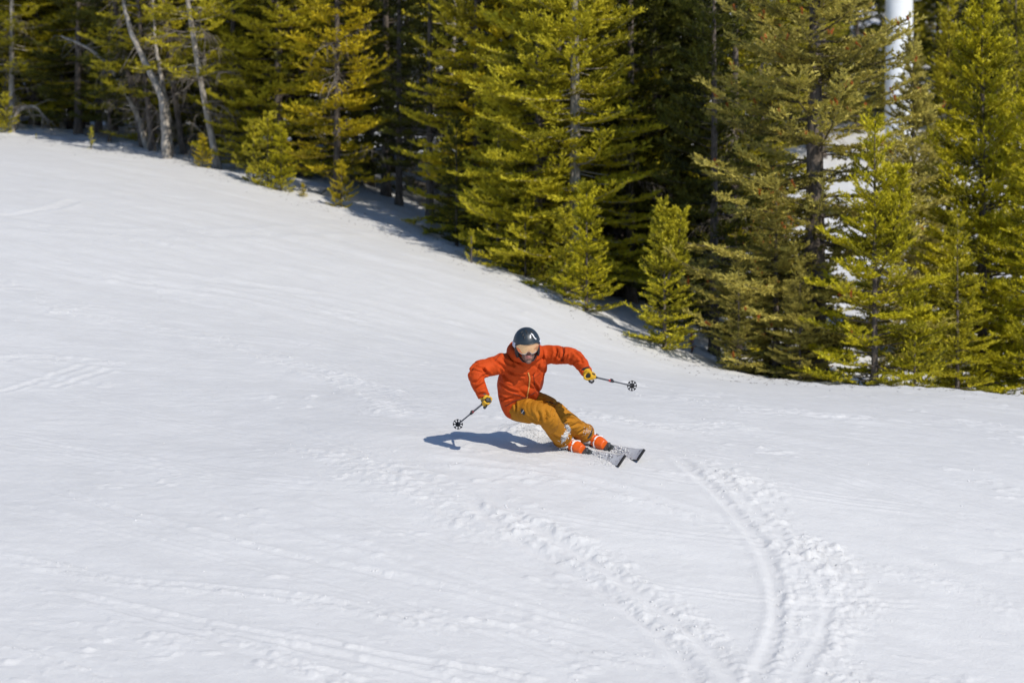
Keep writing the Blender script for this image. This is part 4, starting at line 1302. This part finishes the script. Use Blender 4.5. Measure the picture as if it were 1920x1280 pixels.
# --- gloves
def glove(d, grip_c, ga):
    """a closed hand round a grip with axis ga (towards the pole tip)"""
    arm = (wrist[d] - elbow[d]).normalized()
    pc = wrist[d] + arm * .055                                  # palm centre
    toG = (grip_c - pc); toG = (toG - ga * toG.dot(ga))
    if toG.length < .005: toG = arm - ga * arm.dot(ga)
    e1 = toG.normalized(); e2 = ga.cross(e1).normalized()
    g = Geo()
    palm = grip_c - e1 * .034
    g.ball(palm, ga * .050, e2 * .026, e1 * .026, 16, 10)
    g.ball(palm - e2 * .016, ga * .044, e2 * .020, e1 * .030, 14, 10)
    p, r = catmull([wrist[d] - arm * .03, wrist[d] + arm * .02, palm], [.043, .042, .034], 6); g.tube(p, r, 14)
    for k in range(4):
        o = grip_c + ga * (-.036 + .024 * k)
        rad = .030; ln = (3.6, 4.0, 3.8, 3.2)[k]
        pts = [o + (-e1 * math.cos(q) - e2 * math.sin(q)) * rad * (1.12 if q < 1.2 else 1) for q in np.linspace(.2, ln, 9)]
        g.tube(pts, [.0135, .014, .0138, .0135, .013, .0125, .012, .0115, .009], 8, up=ga)
    o = grip_c - ga * .050
    pts = [palm - ga * .030 + e2 * .014, o + e2 * .034 - e1 * .012, o + e2 * .030 + e1 * .014 + ga * .006, o + e1 * .034 + e2 * .008 + ga * .014]
    p, r = catmull(pts, [.017, .015, .0135, .010], 5); g.tube(p, r, 8, up=ga)
    gm = remesh(g, .0045, 2)
    gb_ = bvh_of(gm)
    o = finish(gm, 'glove', [M_GL], person)
    gc_ = Geo(); gc_.tube([wrist[d] - arm * .012, wrist[d] + arm * .012], [.050, .049], 16); put(gc_, 'cuff', M_BK, o)
    return o, gb_
HANDP = {'in': W(911, 752, 22.36), 'out': W(1107, 705, 22.29)}
BASK = {'in': W(858.5, 795, 23.20), 'out': W(1185, 723, 23.08)}
for d in ('in', 'out'):
    ga = (BASK[d] - HANDP[d]).normalized()
    gl_, gb_ = glove(d, HANDP[d], ga)
    if d == 'in':
        put(decal(gb_, [(917, 745.5), (918.5, 754)], .034, .004, .004, 6), 'wrist_patch', M_BK, gl_)
        put(decal(gb_, [(917.5, 747.5), (918.3, 752)], .018, .008, .002, 6), 'patch_face', M_GR, gl_)
        put(decal(gb_, [(903, 752), (907, 749), (911, 748)], .014, .003, .003, 6), 'knuckle_band', M_BK, gl_)
    else:
        put(decal(gb_, [(1100, 704), (1106, 704)], .030, .004, .004, 6), 'wrist_patch', M_BK, gl_)
        put(decal(gb_, [(1110, 700), (1115, 702)], .016, .003, .003, 6), 'knuckle_band', M_BK, gl_)
    # pole
    e = HANDP[d] - ga * .062
    root = bpy.data.objects.new('ski_pole', None); COL.objects.link(root); root.location = BASE
    tag(root, 'black ski pole trailing low in the gloved hand at left' if d == 'in' else 'black ski pole held out in the gloved hand at right', 'ski pole', 'ski poles')
    L_ = (BASK[d] - HANDP[d]).length
    a = ga.cross(Vector((0, 0, 1))).normalized(); b = a.cross(ga).normalized()
    g = Geo(); g.tube([e, e + ga * .015, e + ga * .05, e + ga * .12, e + ga * .155, e + ga * .19], [.016, .020, .015, .0155, .018, .012], 12); put(g, 'grip', M_BK, root)
    g = Geo(); g.tube([e + ga * .18, e + ga * .52], .0092, 10); put(g, 'upper_shaft', M_AL, root)
    g = Geo(); g.tube([e + ga * .50, BASK[d] + ga * .02], .0072, 10); put(g, 'shaft', M_AL, root)
    g = Geo(); g.tube([e + ga * .485, e + ga * .545], .013, 12); g.box(e + ga * .515 + b * .015, ga * .02, a * .006, b * .006); put(g, 'clamp', M_BK, root)
    g = Geo(); g.tube([e + ga * .44, e + ga * .475], .0102, 10); put(g, 'red_band', M_RD, root)
    g = Geo(); g.tube([BASK[d] + ga * .015, BASK[d] + ga * .045, BASK[d] + ga * .065], [.007, .005, .002], 8); put(g, 'steel_tip', M_AL, root)
    g = Geo(); g.tube([BASK[d] - ga * .018, BASK[d] + ga * .012], [.012, .016], 12)
    g.loft([(BASK[d] - ga * .004, a * .024, b * .024), (BASK[d] + ga * .004, a * .024, b * .024)], 16)
    for k in range(8):
        q = math.tau * k / 8; dr = a * math.cos(q) + b * math.sin(q); tn_ = -a * math.sin(q) + b * math.cos(q)
        g.box(BASK[d] + dr * .034, dr * .014, tn_ * .0045, ga * .004)
        v = [];  # rim arc
        for s2 in (-1, 1):
            for qq in np.linspace(-.30, .30, 5):
                dd = a * math.cos(q + qq) + b * math.sin(q + qq)
                for rad in (.042, .050): v.append(BASK[d] + dd * rad + ga * .004 * s2)
        f = []
        for i in range(4):
            i2 = 2 * i
            f += [(i2, i2 + 1, i2 + 3, i2 + 2), (10 + i2 + 2, 10 + i2 + 3, 10 + i2 + 1, 10 + i2), (i2 + 1, 10 + i2 + 1, 10 + i2 + 3, i2 + 3), (i2, i2 + 2, 10 + i2 + 2, 10 + i2)]
        f += [(0, 10, 11, 1), (8, 9, 19, 18)]
        g.add(v, f)
    put(g, 'basket', M_BK, root)
    g = Geo(); g.tube([e + ga * .02 - b * .02, e + ga * .05 - b * .05, e + ga * .10 - b * .055, e + ga * .14 - b * .035], .006, 6, squash=2.2); put(g, 'wrist_strap', M_BK, root)

# --- skis
def half_w(s):
    q = s / SKL
    w_ = .5 * (.097 + .034 * max(0, 1 - q / .5) ** 1.7 + .022 * max(0, (q - .5) / .5) ** 1.7)
    if s < .035: w_ *= .90 + .10 * math.sqrt(s / .035)
    if s > SKL - .03: w_ *= .9 + .1 * math.sqrt(max(0, (SKL - s) / .03))
    return w_
for d in ('in', 'out'):
    root = bpy.data.objects.new('ski', None); COL.objects.link(root); root.location = BASE
    tag(root, 'snow-dusted grey ski on the inside of the turn, lower left of the pair' if d == 'in' else 'snow-dusted grey ski on the outside of the turn, upper right of the pair', 'ski', 'pair of skis')
    ss = np.concatenate([np.linspace(0, .2, 14), np.linspace(.23, SKL, 36)])
    def band(lo_s, hi_s, k0, k1, shrink):
        g = Geo(); rings = []
        s_ = [x for x in ss if lo_s <= x <= hi_s]
        v, f = [], []
        for s in s_:
            w_ = half_w(s) - shrink
            v += [ski_pt(d, s, -w_, k0), ski_pt(d, s, w_, k0), ski_pt(d, s, w_, k1), ski_pt(d, s, -w_, k1)]
        for i in range(len(s_) - 1):
            for j in range(4):
                f.append((4 * i + j, 4 * i + (j + 1) % 4, 4 * i + 4 + (j + 1) % 4, 4 * i + 4 + j))
        f += [(3, 2, 1, 0), tuple(4 * (len(s_) - 1) + j for j in range(4))]
        g.add(v, f); return g
    put(band(0, SKL, -.002, .014, 0), 'core', M_BK, root, angle=30)
    put(band(.03, SKL - .03, .0143, .017, .003), 'topsheet', M_TS, root, angle=30)
    g = Geo()
    g.loft([(ski_pt(d, .004, 0, .006), t_ * half_w(.004), n_ * .010), (ski_pt(d, .026, 0, .008), t_ * (half_w(.026) + .002), n_ * .012)], 16, power=.5)
    put(g, 'tip_guard', M_BK, root, angle=30)
    o = sole[d]
    g = Geo(); g.box(o + l_ * .185 - n_ * .004, l_ * .045, t_ * .034, n_ * .014); g.box(o + l_ * .165 + n_ * .018, l_ * .022, t_ * .040, n_ * .020); g.tube([o + l_ * .17 - t_ * .04 + n_ * .02, o + l_ * .21 + n_ * .03, o + l_ * .17 + t_ * .04 + n_ * .02], .012, 8)
    put(g, 'toe_binding', M_GR, root, angle=30)
    g = Geo(); g.box(o - l_ * .20 - n_ * .004, l_ * .06, t_ * .034, n_ * .014); g.box(o - l_ * .19 + n_ * .03, l_ * .026, t_ * .030, n_ * .030); g.tube([o - l_ * .2 + n_ * .05, o - l_ * .27 + n_ * .075], [.020, .014], 8)
    put(g, 'heel_binding', M_GR, root, angle=30)
    cs_ = np.array([tuple(ski_pt(d, .22 + .40 * rng.rand() ** .6, (rng.rand() - .5) * .085, .018)) for _ in range(160)])
    vv, ff = crumbs(rng, cs_, .003 + .012 * rng.rand(160) ** 3)
    ob = link('snow_lumps', mesh_np('snow_lumps', vv - np.array(BASE), ff, [SNOW], smooth=True), root); ob['kind'] = 'stuff'

# --- snow thrown up by the edges
rng = np.random.RandomState(21)
cs_ = []
for _ in range(9000):
    d = 'in' if rng.rand() < .6 else 'out'
    s = .75 + 1.0 * rng.rand() if rng.rand() < .75 else .12 + .7 * rng.rand()
    p = ski_pt(d, s, -.05)
    r = abs(rng.randn())
    q = p + Vector((-.10 * r * rng.rand() - .05 * rng.rand(), .12 * rng.randn(), .0)) + Vector((0, 0, abs(rng.randn()) * .07 * max(.12, s - .55)))
    cs_.append((q.x, q.y, q.z))
cs_ = np.array(cs_); gz = full_h(cs_[:, 0], cs_[:, 1]); cs_[:, 2] = np.maximum(cs_[:, 2], gz + .003)
vv, ff = crumbs(rng, cs_, .0012 + .005 * rng.rand(len(cs_)) ** 4)
tag(link('snow_spray', mesh_np('snow_spray', vv, ff, [SNOW], smooth=True)), 'fine snow thrown up beside the edged skis', 'snow', kind='stuff')
